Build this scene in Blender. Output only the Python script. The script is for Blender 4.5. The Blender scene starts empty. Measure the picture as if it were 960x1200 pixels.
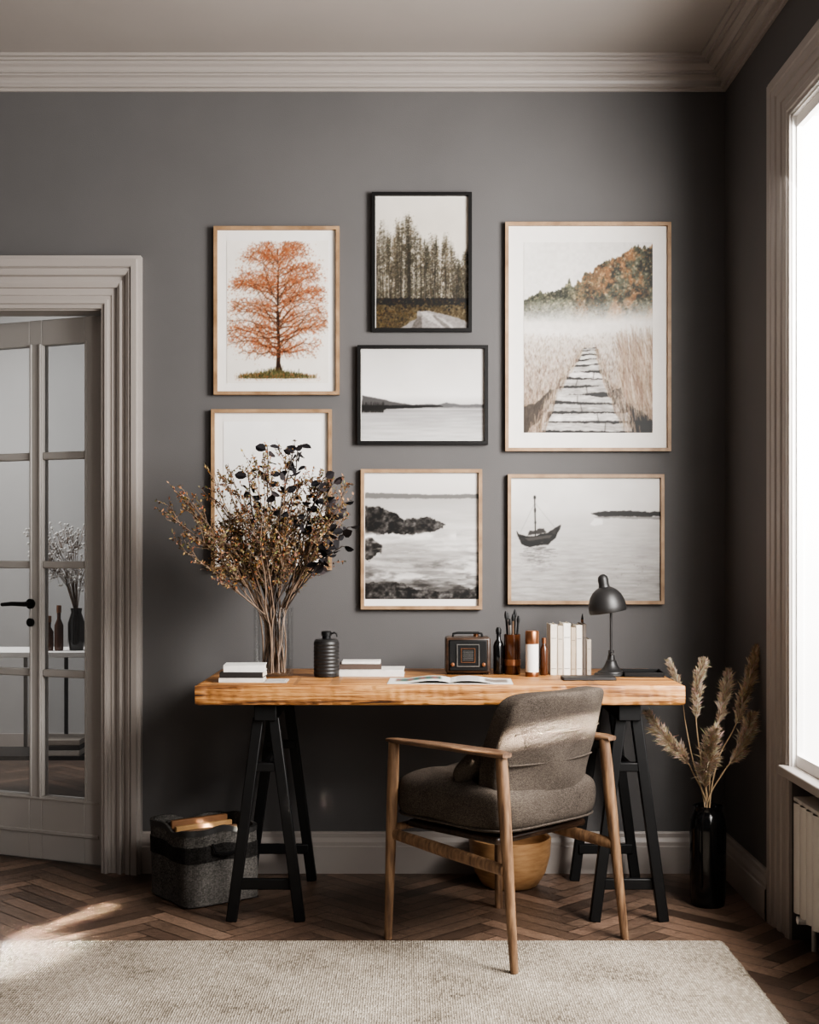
import bpy, bmesh, math, random
import numpy as np
from mathutils import Vector, Matrix
C = bpy.context.scene.collection
R = math.radians
random.seed(7)
F_PX, CAM_D, EYE, VX, VY = 1535.0, 4.75, 1.166, 480.0, 645.0

def at(px, py, y):
    s = F_PX/(CAM_D+y)
    return ((px-VX)/s, y, EYE-(py-VY)/s)

# ------------------------------------------------------------------ materials
def lin(c):
    out = []
    for v in c:
        v = v/255.0
        out.append(v/12.92 if v <= 0.04045 else ((v+0.055)/1.055)**2.4)
    return tuple(out)

def newmat(name):
    m = bpy.data.materials.new(name); m.use_nodes = True
    nt = m.node_tree
    return m, nt, nt.nodes['Principled BSDF']

def pm(name, col, rough=.6, var=.12, scale=12, bump=0, bscale=200, metal=0, stretch=(1,1,1), attr=False, spec=None, cols=None, dist=0.0, detail=4, lo=.3, hi=.7, bdist=.004):
    m, nt, b = newmat(name)
    N, L = nt.nodes, nt.links
    tc = N.new('ShaderNodeTexCoord'); mp = N.new('ShaderNodeMapping')
    mp.inputs['Scale'].default_value = stretch
    L.new(tc.outputs['Object'], mp.inputs['Vector'])
    no = N.new('ShaderNodeTexNoise'); no.inputs['Scale'].default_value = scale
    no.inputs['Detail'].default_value = detail; no.inputs['Distortion'].default_value = dist
    L.new(mp.outputs['Vector'], no.inputs['Vector'])
    rp = N.new('ShaderNodeValToRGB'); L.new(no.outputs['Fac'], rp.inputs['Fac'])
    e = rp.color_ramp.elements
    e[0].position = lo; e[1].position = hi
    if cols:
        e[0].color = lin(cols[0])+(1,); e[1].color = lin(cols[-1])+(1,)
        for i, c in enumerate(cols[1:-1]):
            q = e.new(lo+(hi-lo)*(i+1)/(len(cols)-1)); q.color = lin(c)+(1,)
    else:
        c = (1,1,1) if attr else lin(col)
        e[0].color = tuple(x*(1-var) for x in c)+(1,)
        e[1].color = tuple(min(1.0, x*(1+var)) for x in c)+(1,)
    if attr:
        at_ = N.new('ShaderNodeAttribute'); at_.attribute_name = 'Col'
        mx = N.new('ShaderNodeMixRGB'); mx.blend_type = 'MULTIPLY'; mx.inputs['Fac'].default_value = 1
        L.new(at_.outputs['Color'], mx.inputs['Color1']); L.new(rp.outputs['Color'], mx.inputs['Color2'])
        L.new(mx.outputs['Color'], b.inputs['Base Color'])
    else:
        L.new(rp.outputs['Color'], b.inputs['Base Color'])
    b.inputs['Roughness'].default_value = rough; b.inputs['Metallic'].default_value = metal
    if spec is not None: b.inputs['Specular IOR Level'].default_value = spec
    if bump:
        n2 = N.new('ShaderNodeTexNoise'); n2.inputs['Scale'].default_value = bscale; n2.inputs['Detail'].default_value = 3
        L.new(mp.outputs['Vector'], n2.inputs['Vector'])
        bp = N.new('ShaderNodeBump'); bp.inputs['Strength'].default_value = bump; bp.inputs['Distance'].default_value = bdist
        L.new(n2.outputs['Fac'], bp.inputs['Height']); L.new(bp.outputs['Normal'], b.inputs['Normal'])
    return m

def nubs(name, cols, sx, sy, sz, rough=.95, strength=.9, dist=.004, rand=.7, cell=.55):
    """woven nubs: voronoi cells for the threads, noise for the worn tone"""
    m, nt, b = newmat(name); N, L = nt.nodes, nt.links
    tc = N.new('ShaderNodeTexCoord'); mp = N.new('ShaderNodeMapping'); mp.inputs['Scale'].default_value = (1/sx,1/sy,1/sz)
    L.new(tc.outputs['Object'], mp.inputs['Vector'])
    vo = N.new('ShaderNodeTexVoronoi'); vo.inputs['Scale'].default_value = 1; vo.inputs['Randomness'].default_value = rand
    L.new(mp.outputs['Vector'], vo.inputs['Vector'])
    no = N.new('ShaderNodeTexNoise'); no.inputs['Scale'].default_value = 4; no.inputs['Detail'].default_value = 8
    L.new(tc.outputs['Object'], no.inputs['Vector'])
    sep = N.new('ShaderNodeSeparateColor'); L.new(vo.outputs['Color'], sep.inputs[0])
    a = N.new('ShaderNodeMath'); a.operation = 'MULTIPLY_ADD'; L.new(sep.outputs[0], a.inputs[0]); a.inputs[1].default_value = cell; L.new(no.outputs['Fac'], a.inputs[2])
    a2 = N.new('ShaderNodeMath'); a2.operation = 'MULTIPLY_ADD'; L.new(vo.outputs['Distance'], a2.inputs[0]); a2.inputs[1].default_value = -cell; L.new(a.outputs[0], a2.inputs[2])
    rp = N.new('ShaderNodeValToRGB'); e = rp.color_ramp.elements; e[0].position = .1; e[1].position = .85
    e[0].color = lin(cols[0])+(1,); e[1].color = lin(cols[-1])+(1,)
    for i, c in enumerate(cols[1:-1]):
        q = e.new(.1+.75*(i+1)/(len(cols)-1)); q.color = lin(c)+(1,)
    L.new(a2.outputs[0], rp.inputs['Fac']); L.new(rp.outputs['Color'], b.inputs['Base Color'])
    b.inputs['Roughness'].default_value = rough; b.inputs['Specular IOR Level'].default_value = .1
    bp = N.new('ShaderNodeBump'); bp.invert = True; bp.inputs['Strength'].default_value = strength; bp.inputs['Distance'].default_value = dist
    L.new(vo.outputs['Distance'], bp.inputs['Height']); L.new(bp.outputs['Normal'], b.inputs['Normal'])
    return m

def glass(name, tint=(1,1,1), ior=1.35, rough=.03, k=1.0, base=0.0):
    m = bpy.data.materials.new(name); m.use_nodes = True; nt = m.node_tree; N, L = nt.nodes, nt.links
    N.remove(N['Principled BSDF'])
    t = N.new('ShaderNodeBsdfTransparent'); t.inputs['Color'].default_value = tuple(tint)+(1,)
    g = N.new('ShaderNodeBsdfGlossy'); g.inputs['Roughness'].default_value = rough
    fr = N.new('ShaderNodeFresnel'); fr.inputs['IOR'].default_value = ior
    mu = N.new('ShaderNodeMath'); mu.operation = 'MULTIPLY_ADD'; L.new(fr.outputs[0], mu.inputs[0]); mu.inputs[1].default_value = k; mu.inputs[2].default_value = base
    mx = N.new('ShaderNodeMixShader'); L.new(mu.outputs[0], mx.inputs[0]); L.new(t.outputs[0], mx.inputs[1]); L.new(g.outputs[0], mx.inputs[2])
    L.new(mx.outputs[0], N['Material Output'].inputs['Surface'])
    return m

M = {}
M['wall'] = pm('wall_paint', (86,84,84), .75, .05, 3, .10, 260)
M['ceil'] = pm('ceiling_paint', (150,143,138), .85, .03, 3)
M['trim'] = pm('trim_paint', (156,149,144), .45, .02, 3)
M['doorp'] = pm('door_paint', (176,172,168), .45, .02, 3)
M['white'] = pm('white_paint', (240,238,235), .5, .03, 6)
M['oak'] = pm('oak_wood', (140,108,80), .5, .2, 5, .2, 60, stretch=(16,16,2), cols=[(74,53,38),(116,89,66),(142,113,86)])
M['oak_dark'] = pm('worn_oak_wood', (110,82,60), .5, .2, 5, .2, 60, stretch=(16,2,16), cols=[(60,43,31),(94,70,52),(120,94,71)])
M['frame_oak'] = pm('frame_oak', (170,140,108), .5, .15, 20, cols=[(124,96,68),(160,130,98)])
M['slab'] = pm('slab_wood', (180,130,85), .45, .2, 3.0, .5, 10, stretch=(1.1,13,26), cols=[(54,31,17),(120,78,42),(164,114,64),(188,140,86),(138,92,52)], dist=1.0, detail=8, lo=.31, hi=.71)
M['black'] = pm('black_paint', (9,9,10), .5, .2, 12, spec=.3)
M['blackgloss'] = pm('black_glaze', (12,12,13), .12, .2, 6)
M['blackmatte'] = pm('black_matte_metal', (30,29,29), .45, .1, 12)
M['frame_black'] = pm('frame_black', (14,13,13), .45, .2, 20, spec=.25)
M['fabric'] = nubs('grey_brown_tweed', [(36,32,29),(60,54,49),(74,67,61),(92,84,76)], .0029,.0029,.0023, strength=.6, dist=.0015, rand=.9, cell=.35)
M['rug'] = nubs('woven_rug', [(92,84,74),(142,132,119),(158,148,135),(182,172,158)], .0066,.0150,.02, strength=.95, dist=.006, rand=.32, cell=.42)
M['glass'] = glass('clear_glass', (.94,.945,.95), 1.35, .05, 1.0, .04)
M['vaseglass'] = glass('vase_glass', (.99,.995,.995), 1.45, .01, .3)
M['attr'] = pm('printed_paper', (255,255,255), .5, .01, 30, attr=True, spec=.3)
M['leaf'] = pm('dried_leaf', (255,255,255), .75, .15, 60, attr=True, spec=.15)
M['plank'] = pm('parquet_wood', (255,255,255), .36, .42, 7, .35, 60, stretch=(4,4,4), attr=True, detail=8, dist=1.8)
M['matboard'] = pm('mat_board', (230,226,221), .8, .02, 30)
M['pages'] = pm('page_edges', (206,196,180), .85, .12, 8, stretch=(1,1,60))
M['twig'] = pm('twig_bark', (112,92,76), .8, .45, 30)
M['twig_dark'] = pm('dark_twig_bark', (50,42,38), .8, .3, 30)
M['straw'] = pm('straw', (160,136,106), .8, .2, 30)
M['copper'] = pm('copper', (150,104,76), .35, .1, 20, metal=.9)
M['amber'] = pm('amber_glass', (70,40,24), .12, .2, 14)
M['darkwood'] = pm('dark_wood', (60,42,32), .35, .2, 6, stretch=(3,12,12), cols=[(32,23,18),(70,50,37)])
M['lightwood'] = pm('light_turned_wood', (176,138,96), .4, .1, 8, stretch=(2,2,10), cols=[(146,108,72),(178,140,100)])
M['felt'] = nubs('woven_grey_basket_fabric', [(40,39,38),(72,70,67),(90,87,84),(112,108,104)], .0050,.0050,.0040, strength=.8, dist=.0025, rand=.4, cell=.4)
M['band'] = nubs('woven_dark_band', [(16,16,15),(32,31,30),(42,40,39),(56,54,52)], .0050,.0050,.0040, strength=.8, dist=.0025, rand=.4, cell=.4)
M['metal'] = pm('brushed_metal', (150,148,145), .3, .1, 20, metal=.9)
M['rad'] = pm('radiator_enamel', (200,196,190), .4, .03, 8)
M['nextwall'] = pm('next_room_paint', (160,159,158), .8, .04, 3)
def covermat(c):
    k = 'cover_%d_%d_%d' % c
    if k not in M: M[k] = pm('cloth_cover_%d_%d_%d' % c, c, .6, .08, 40)
    return M[k]

# ------------------------------------------------------------------ mesh builder
class MB:
    def __init__(s): s.v = []; s.f = []; s.c = []; s.col = (1,1,1)
    def add(s, vs, fs):
        o = len(s.v); s.v += [tuple(p) for p in vs]; s.f += [tuple(i+o for i in f) for f in fs]; s.c += [s.col]*len(vs)
    def box(s, x0, x1, y0, y1, z0, z1, T=None):
        vs = [Vector((x,y,z)) for z in (z0,z1) for y in (y0,y1) for x in (x0,x1)]
        if T: vs = [T@p for p in vs]
        s.add(vs, [(0,2,3,1),(4,5,7,6),(0,1,5,4),(2,6,7,3),(0,4,6,2),(1,3,7,5)]); return s
    def bar(s, p0, p1, w, d, w1=None, d1=None, ref=(1,0,0)):
        p0, p1 = Vector(p0), Vector(p1); a = (p1-p0).normalized(); r = Vector(ref)
        x = (r-a*r.dot(a)).normalized(); y = a.cross(x); w1 = w1 or w; d1 = d1 or d
        vs = []
        for p, ww, dd in ((p0,w,d),(p1,w1,d1)):
            for sx, sy in ((-1,-1),(1,-1),(1,1),(-1,1)): vs.append(p+x*sx*ww/2+y*sy*dd/2)
        s.add(vs, [(3,2,1,0),(4,5,6,7),(0,1,5,4),(1,2,6,5),(2,3,7,6),(3,0,4,7)]); return s
    def grid(s, rows, cu=False, cv=False, cap=False):
        n, m = len(rows), len(rows[0]); fs = []
        for i in range(n if cu else n-1):
            for j in range(m if cv else m-1):
                fs.append((i*m+j, i*m+(j+1)%m, ((i+1)%n)*m+(j+1)%m, ((i+1)%n)*m+j))
        if cap: fs.append(tuple(range(m-1,-1,-1))); fs.append(tuple((n-1)*m+j for j in range(m)))
        s.add([p for r in rows for p in r], fs); return s
    def tube(s, pts, rad, seg=8, flat=1.0):
        pts = [Vector(p) for p in pts]; n = len(pts)
        if not hasattr(rad, '__len__'): rad = [rad]*n
        rows = []; t0 = (pts[1]-pts[0]).normalized()
        x = t0.orthogonal().normalized()
        if abs(t0.z) < .9: x = t0.cross(Vector((0,0,1))).normalized()
        for i in range(n):
            t = (pts[min(i+1,n-1)]-pts[max(i-1,0)]).normalized()
            x = (x-t*x.dot(t)).normalized(); y = t.cross(x)
            rows.append([pts[i]+(x*math.cos(2*math.pi*k/seg)+y*math.sin(2*math.pi*k/seg)*flat)*rad[i] for k in range(seg)])
        return s.grid(rows, cv=True, cap=True)
    def lathe(s, prof, c=(0,0,0), seg=32, T=None):
        rows = []
        for r, z in prof:
            row = [Vector((c[0]+max(r,1e-5)*math.cos(2*math.pi*k/seg), c[1]+max(r,1e-5)*math.sin(2*math.pi*k/seg), c[2]+z)) for k in range(seg)]
            if T: row = [T@p for p in row]
            rows.append(row)
        return s.grid(rows, cv=True)
    def pad(s, w, d, h, c=(0,0,0), n=14, pw=5.0, fn=None, T=None):
        cache = {}; vs = []; fs = []
        def vid(p):
            k = tuple(round(q,5) for q in p)
            if k not in cache:
                cache[k] = len(vs); x, y, z = p
                l = (abs(x)**pw+abs(y)**pw+abs(z)**pw)**(1/pw)
                q = Vector((x/l*w/2, y/l*d/2, z/l*h/2))
                if fn: q = fn(q)
                q = q+Vector(c)
                if T: q = T@q
                vs.append(q)
            return cache[k]
        for ax in range(3):
            for sg in (-1,1):
                for i in range(n):
                    for j in range(n):
                        q = []
                        for a, b_ in ((i,j),(i+1,j),(i+1,j+1),(i,j+1)):
                            u, v = -1+2*a/n, -1+2*b_/n; p = [0,0,0]; p[ax] = sg; p[(ax+1)%3] = u; p[(ax+2)%3] = v
                            q.append(vid(p))
                        fs.append(tuple(q if sg > 0 else q[::-1]))
        s.add(vs, fs); return s
    def leaf(s, p, d, side, l, w):
        p, d, side = Vector(p), Vector(d), Vector(side)
        s.add([p, p+d*l*.45+side*w, p+d*l, p+d*l*.45-side*w], [(0,1,2,3)])
    def build(s, name, mat, parent=None, smooth=True, bevel=0, seg=2, recalc=True, loc=None, angle=38):
        me = bpy.data.meshes.new(name); me.from_pydata(s.v, [], s.f); me.validate()
        if recalc:
            b = bmesh.new(); b.from_mesh(me); bmesh.ops.recalc_face_normals(b, faces=b.faces); b.to_mesh(me); b.free()
        if any(c != (1,1,1) for c in s.c):
            a = me.color_attributes.new('Col', 'FLOAT_COLOR', 'POINT')
            arr = np.ones((len(s.v),4), dtype=np.float32); arr[:,:3] = np.array(s.c, dtype=np.float32)
            a.data.foreach_set('color', arr.ravel())
        if smooth:
            me.polygons.foreach_set('use_smooth', [True]*len(me.polygons)); me.set_sharp_from_angle(angle=R(angle))
        me.materials.append(mat)
        o = bpy.data.objects.new(name, me); C.objects.link(o)
        if parent: o.parent = parent
        if loc: o.location = loc
        if bevel:
            md = o.modifiers.new('bevel', 'BEVEL'); md.width = bevel; md.segments = seg; md.limit_method = 'ANGLE'; md.angle_limit = R(40)
        return o

def thing(name, label, cat, loc=(0,0,0), rz=0, group=None):
    o = bpy.data.objects.new(name, None); C.objects.link(o); o.empty_display_size = .05
    o.location = loc; o.rotation_euler = (0,0,rz); o['label'] = label; o['category'] = cat
    if group: o['group'] = group
    return o
def tag(o, label, cat, group=None):
    o['label'] = label; o['category'] = cat
    if group: o['group'] = group
    return o
def struct(o): o['kind'] = 'structure'; return o

# ------------------------------------------------------------------ the room
XL, XR, YB, ZC = -2.9, 1.145, -5.4, 2.93
DX0, DX1, DZ = -1.884, -1.114, 2.04
W1a, W1b, W2a, W2b, WZ0, WZ1 = -.83, -2.50, -3.15, -4.40, .52, 2.47

m = MB(); m.col = lin((26,20,16)); m.box(-3.3,1.5,-5.6,2.75,-.06,-.003)
Wp, Lp = .062, .372
pal = [(116,94,79),(100,81,68),(128,105,89),(84,67,56),(120,97,82),(108,87,74),(92,74,62)]
ca, sa = math.cos(R(45)), math.sin(R(45))
rnd = random.Random(3)
for j in range(-20, 21):
    for i in range(-170, 171):
        ox, oy = i*Wp+j*Lp, i*Wp-j*Lp
        for (x0,x1,y0,y1) in ((ox,ox+Lp,oy,oy+Wp),(ox+Lp,ox+Lp+Wp,oy+Wp-Lp,oy+Wp)):
            cx, cy = (x0+x1)/2, (y0+y1)/2
            wx, wy = cx*ca-cy*sa, cx*sa+cy*ca
            if not (-3.2 < wx < 1.4 and -5.5 < wy < 2.7): continue
            g = .0017; k = rnd.uniform(.66,1.2); m.col = tuple(q*k for q in lin(rnd.choice(pal)))
            pts = [(x0+g,y0+g),(x1-g,y0+g),(x1-g,y1-g),(x0+g,y1-g)]
            m.add([(a*ca-b*sa, a*sa+b*ca, 0) for a,b in pts], [(0,1,2,3)])
struct(m.build('floor', M['plank'], smooth=False, recalc=False))

struct(MB().box(XL-.15,XR+.25,YB-.15,.12,ZC,ZC+.1).build('ceiling', M['ceil'], smooth=False))
w = MB(); w.box(XL-.15,DX0,0,.12,0,ZC).box(DX0,DX1,0,.12,DZ,ZC).box(DX1,XR+.25,0,.12,0,ZC)
struct(w.build('wall_back', M['wall'], smooth=False))
T = .14
for b_ in ((XR,XR+T,W1a,0,0,ZC),(XR,XR+T,W1b,W1a,WZ1,ZC),(XR+.11,XR+T,W1b,W1a,0,WZ0-.03),(XR,XR+T,W2a,W1b,0,ZC),(XR,XR+T,W2b,W2a,WZ1,ZC),(XR,XR+T,W2b,W2a,0,WZ0-.03),(XR,XR+T,YB-.15,W2b,0,ZC)):
    struct(MB().box(*b_).build('wall_right', M['wall'], smooth=False))
struct(MB().box(XL-.15,XL,YB-.15,0,0,ZC).build('wall_left', M['wall'], smooth=False))
struct(MB().box(XL,XR,YB-.15,YB,0,ZC).build('wall_front', M['wall'], smooth=False))

def sweep_room(prof, name, mat, segs):
    m = MB()
    for fn in segs: m.grid([[fn(u,z)[k] for (u,z) in prof] for k in range(len(fn(0,0)))])
    return struct(m.build(name, mat, smooth=True, angle=20))
crown = [(0,ZC-.102),(.010,ZC-.102),(.010,ZC-.092),(.022,ZC-.090),(.022,ZC-.080),(.016,ZC-.078),(.020,ZC-.068),(.030,ZC-.060),(.044,ZC-.056),(.044,ZC-.050),(.056,ZC-.050),(.056,ZC-.042),(.064,ZC-.034),(.078,ZC-.028),(.078,ZC-.018),(.092,ZC-.018),(.092,ZC-.010),(.11,ZC-.010),(.11,ZC)]
sweep_room(crown, 'trim_1', M['trim'], [lambda u,z: [(XL,-u,z),(XR-u,-u,z),(XR-u,YB,z)]])
base = [(0,.148),(.010,.148),(.014,.142),(.014,.128),(.018,.122),(.022,.112),(.022,.100),(.026,.096),(.026,0),(0,0)]
CW = .205
sweep_room(base, 'baseboard_back', M['trim'], [lambda u,z: [(DX1+.146,-u,z),(XR-u,-u,z)], lambda u,z: [(XL,-u,z),(DX0-.146,-u,z)]])
sweep_room(base, 'baseboard_right', M['trim'], [lambda u,z: [(XR-u,-u,z),(XR-u,W1a+CW,z)], lambda u,z: [(XR-u,W1b-CW,z),(XR-u,W2a+CW,z)]])
cas = [(0,0),(0,.018),(.010,.020),(.014,.028),(.024,.028),(.026,.014),(.036,.014),(.038,.018),(.056,.018),(.058,.028),(.070,.036),(.076,.036),(.078,.024),(.088,.024),(.092,.038),(.104,.046),(.108,.046),(.110,.042),(.114,.052),(.134,.056),(.136,.040),(.146,.038),(.146,0)]
m = MB(); m.grid([[[(DX1+c,-d,0),(DX1+c,-d,DZ+c*1.28),(DX0-c,-d,DZ+c*1.28),(DX0-c,-d,0)][k] for c,d in cas] for k in range(4)])
struct(m.build('trim_2', M['trim'], angle=20))
m = MB(); m.box(DX1-.004,DX1+.002,0,.12,0,DZ).box(DX0-.002,DX0+.004,0,.12,0,DZ).box(DX0,DX1,0,.12,DZ-.004,DZ+.002)
struct(m.build('trim_3', M['trim'], smooth=False))
for i, (a, b) in enumerate(((W1a,W1b),(W2a,W2b))):
    m = MB(); s = CW/.146; z0 = 0; dk_ = .45
    m.grid([[[(XR-d*dk_,a+c*s,z0),(XR-d*dk_,a+c*s,WZ1+c*1.1),(XR-d*dk_,b-c*s,WZ1+c*1.1),(XR-d*dk_,b-c*s,z0)][k] for c,d in cas] for k in range(4)])
    struct(m.build('trim_%d' % (4+i), M['trim'], angle=20))
    m = MB()
    xs0, xs1 = XR+.012, XR+.03
    m.box(XR,XR+T,a-.004,a,WZ0,WZ1).box(XR,XR+T,b,b+.004,WZ0,WZ1).box(XR,XR+T,b,a,WZ1-.006,WZ1)
    m.box(xs0,xs1,a-.012,a-.004,WZ0,WZ1-.006).box(xs0,xs1,b+.006,b+.03,WZ0,WZ1-.006)
    m.box(xs0,xs1,b+.03,a-.012,WZ0,WZ0+.035).box(xs0,xs1,b+.03,a-.012,WZ1-.04,WZ1-.006)
    mid = a-.42 if i == 0 else (a+b)/2
    m.box(xs0,xs1,mid-.025,mid+.025,WZ0+.035,WZ1-.04)
    wf = struct(m.build('window_%d' % (i+1), M['white'], smooth=False))
    MB().box(XR-.035,XR+T,b-.03,a+.03,WZ0-.028,WZ0).build('window_sill', M['trim'], wf, bevel=.004)

# wide glazed door standing ajar into the next room
wd_, th = .752, .04
root = bpy.data.objects.new('door_1', None); C.objects.link(root); root.location = (DX1, .05, 0); root.rotation_euler = (0,0,R(-23)); struct(root)
gc = [(.094,.288),(.346,.530),(.568,.668)]
f = MB(); last = .003
for (a,b) in gc+[(wd_,wd_)]:
    f.box(-a,-last,0,th,.008,2.03); last = b
for (a,b) in gc: f.box(-b,-a,0,th,1.935,2.03).box(-b,-a,0,th,.008,.245)
f.build('door_frame', M['doorp'], root, bevel=.003)
mu = MB(); pn = MB(); gp = MB()
for (a,b) in gc:
    for z in (1.520,1.112,.706): mu.box(-b,-a,.002,th-.002,z-.014,z+.014)
    for e0 in (a-.012,b+.004): pn.box(-e0-.008,-e0,-.006,.001,.24,1.94)
    gp.box(-b,-a,th/2-.002,th/2+.002,.24,1.94)
pn.box(-.72,-.03,-.005,.001,.105,.118).box(-.72,-.03,-.005,.001,.232,.240)
mu.build('glazing_bar', M['doorp'], root, bevel=.005); pn.build('panel_moulding', M['doorp'], root, bevel=.002); gp.build('glass_pane', M['glass'], root, smooth=False)
h = MB(); hx_ = -.338
h.tube([(hx_,.002,.965),(hx_,-.045,.965)],.009,12).tube([(hx_+.012,-.045,.965),(hx_-.05,-.047,.966),(hx_-.1,-.045,.962)],[.009,.008,.007],10)
h.build('door_handle', M['black'], root)
h = MB(); h.tube([(hx_,.001,.965),(hx_,-.008,.965)],.019,20); h.tube([(hx_,.001,.895),(hx_,-.008,.895)],.016,20)
h.build('handle_rosette', M['black'], root)

# the next room
struct(MB().box(-3.2,1.4,2.6,2.7,0,2.9).box(-3.3,-3.2,.12,2.7,0,2.9).box(0.2,0.3,.12,2.6,0,2.9).build('wall_next_room', M['nextwall'], smooth=False))
struct(MB().box(-3.3,1.4,.12,2.7,2.9,3.0).build('ceiling_next_room', M['ceil'], smooth=False))
struct(MB().box(-3.2,.2,2.575,2.6,0,.14).build('baseboard_next_room', M['trim'], smooth=False))
ct = thing('console_table', 'narrow console table with white top and black frame seen through the door glass', 'table', (-1.74,1.55,0))
MB().box(-.36,.36,-.17,.17,.665,.69).build('tabletop', M['white'], ct, bevel=.003)
for sx in (-1,1):
    for sy in (-1,1): MB().box(sx*.33-.012,sx*.33+.012,sy*.15-.012,sy*.15+.012,0,.665).build('leg', M['black'], ct)
for sx in (-.15,-.05,.05,.15,.23): MB().box(sx-.008,sx+.008,.14,.156,.2,.665).build('back_slat', M['black'], ct)
MB().box(-.33,.33,-.15,.15,.18,.2).build('shelf', M['black'], ct)
for k, (c, dz, lb) in enumerate((((210,205,198),0,'pale book at the bottom of the pile on the console shelf'),((60,56,54),.027,'dark book in the middle of the pile on the console shelf'),((190,180,170),.050,'beige book on top of the pile on the console shelf'))):
    tag(MB().box(-.11,.11,-.1,.1,0,.026 if k!=1 else .022).build('book', covermat(c), loc=(-1.66,1.5,.2+dz*1.0), bevel=.003), lb, 'book', 'books on the console shelf')
for k, (dx, h_, lb) in enumerate(((.025,.20,'taller amber bottle on the console beyond the door'),(-.022,.15,'shorter amber bottle on the console beyond the door'))):
    o = thing('bottle', lb, 'bottle', (-1.69+dx*1.0,1.47,.69), 0, 'amber bottles on the console')
    MB().lathe([(0,0),(.019,0),(.021,.01),(.021,h_*.6),(.009,h_*.75),(.009,h_)]).build('body', M['amber'], o)
    MB().lathe([(.011,h_*.9),(.011,h_+.015),(0,h_+.016)]).build('cap', M['copper'], o)
tag(MB().lathe([(0,0),(.032,0),(.04,.04),(.04,.13),(.024,.18),(.028,.2),(.02,.195),(0,.19)]).build('flower_vase', M['blackgloss'], loc=(-1.59,1.5,.69)), 'dark vase holding small white flowers on the console beyond the door', 'vase')
rr = random.Random(5)
fl = thing('flower_bunch', 'airy bunch of tiny white flowers in the dark console vase', 'flowers', (-1.59,1.5,.85))
st = MB(); bl = MB()
for k in range(26):
    e = Vector((rr.uniform(-.20,.09), rr.uniform(-.1,.1), rr.uniform(.2,.46)))
    st.tube([(0,0,0),(e.x*.3,e.y*.3,e.z*.55),e],[.0022,.0018,.0012],4)
    for q in range(13):
        p = e+Vector((rr.uniform(-.05,.05),rr.uniform(-.04,.04),rr.uniform(-.09,.04)))
        st.tube([e*.8,p],.0009,3); bl.pad(.013,.013,.013,p,2,2)
st.build('stems', M['twig'], fl); bl.build('blossoms', M['white'], fl)

# ------------------------------------------------------------------ art painting
def vnoise(h, w, cy, cx, seed, octv=4, per=.5):
    rs = np.random.RandomState(seed); out = np.zeros((h,w)); amp = 1; tot = 0
    for o in range(octv):
        gy, gx = int(cy*2**o)+2, int(cx*2**o)+2
        g = rs.rand(gy,gx)
        yy = np.linspace(0,gy-1.001,h); xx = np.linspace(0,gx-1.001,w)
        y0 = yy.astype(int); x0 = xx.astype(int); fy = (yy-y0)[:,None]; fx = (xx-x0)[None,:]
        fy = fy*fy*(3-2*fy); fx = fx*fx*(3-2*fx)
        a = g[np.ix_(y0,x0)]; b = g[np.ix_(y0,x0+1)]; c = g[np.ix_(y0+1,x0)]; d = g[np.ix_(y0+1,x0+1)]
        out += amp*((a*(1-fx)+b*fx)*(1-fy)+(c*(1-fx)+d*fx)*fy); tot += amp; amp *= per
    return out/tot
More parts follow.
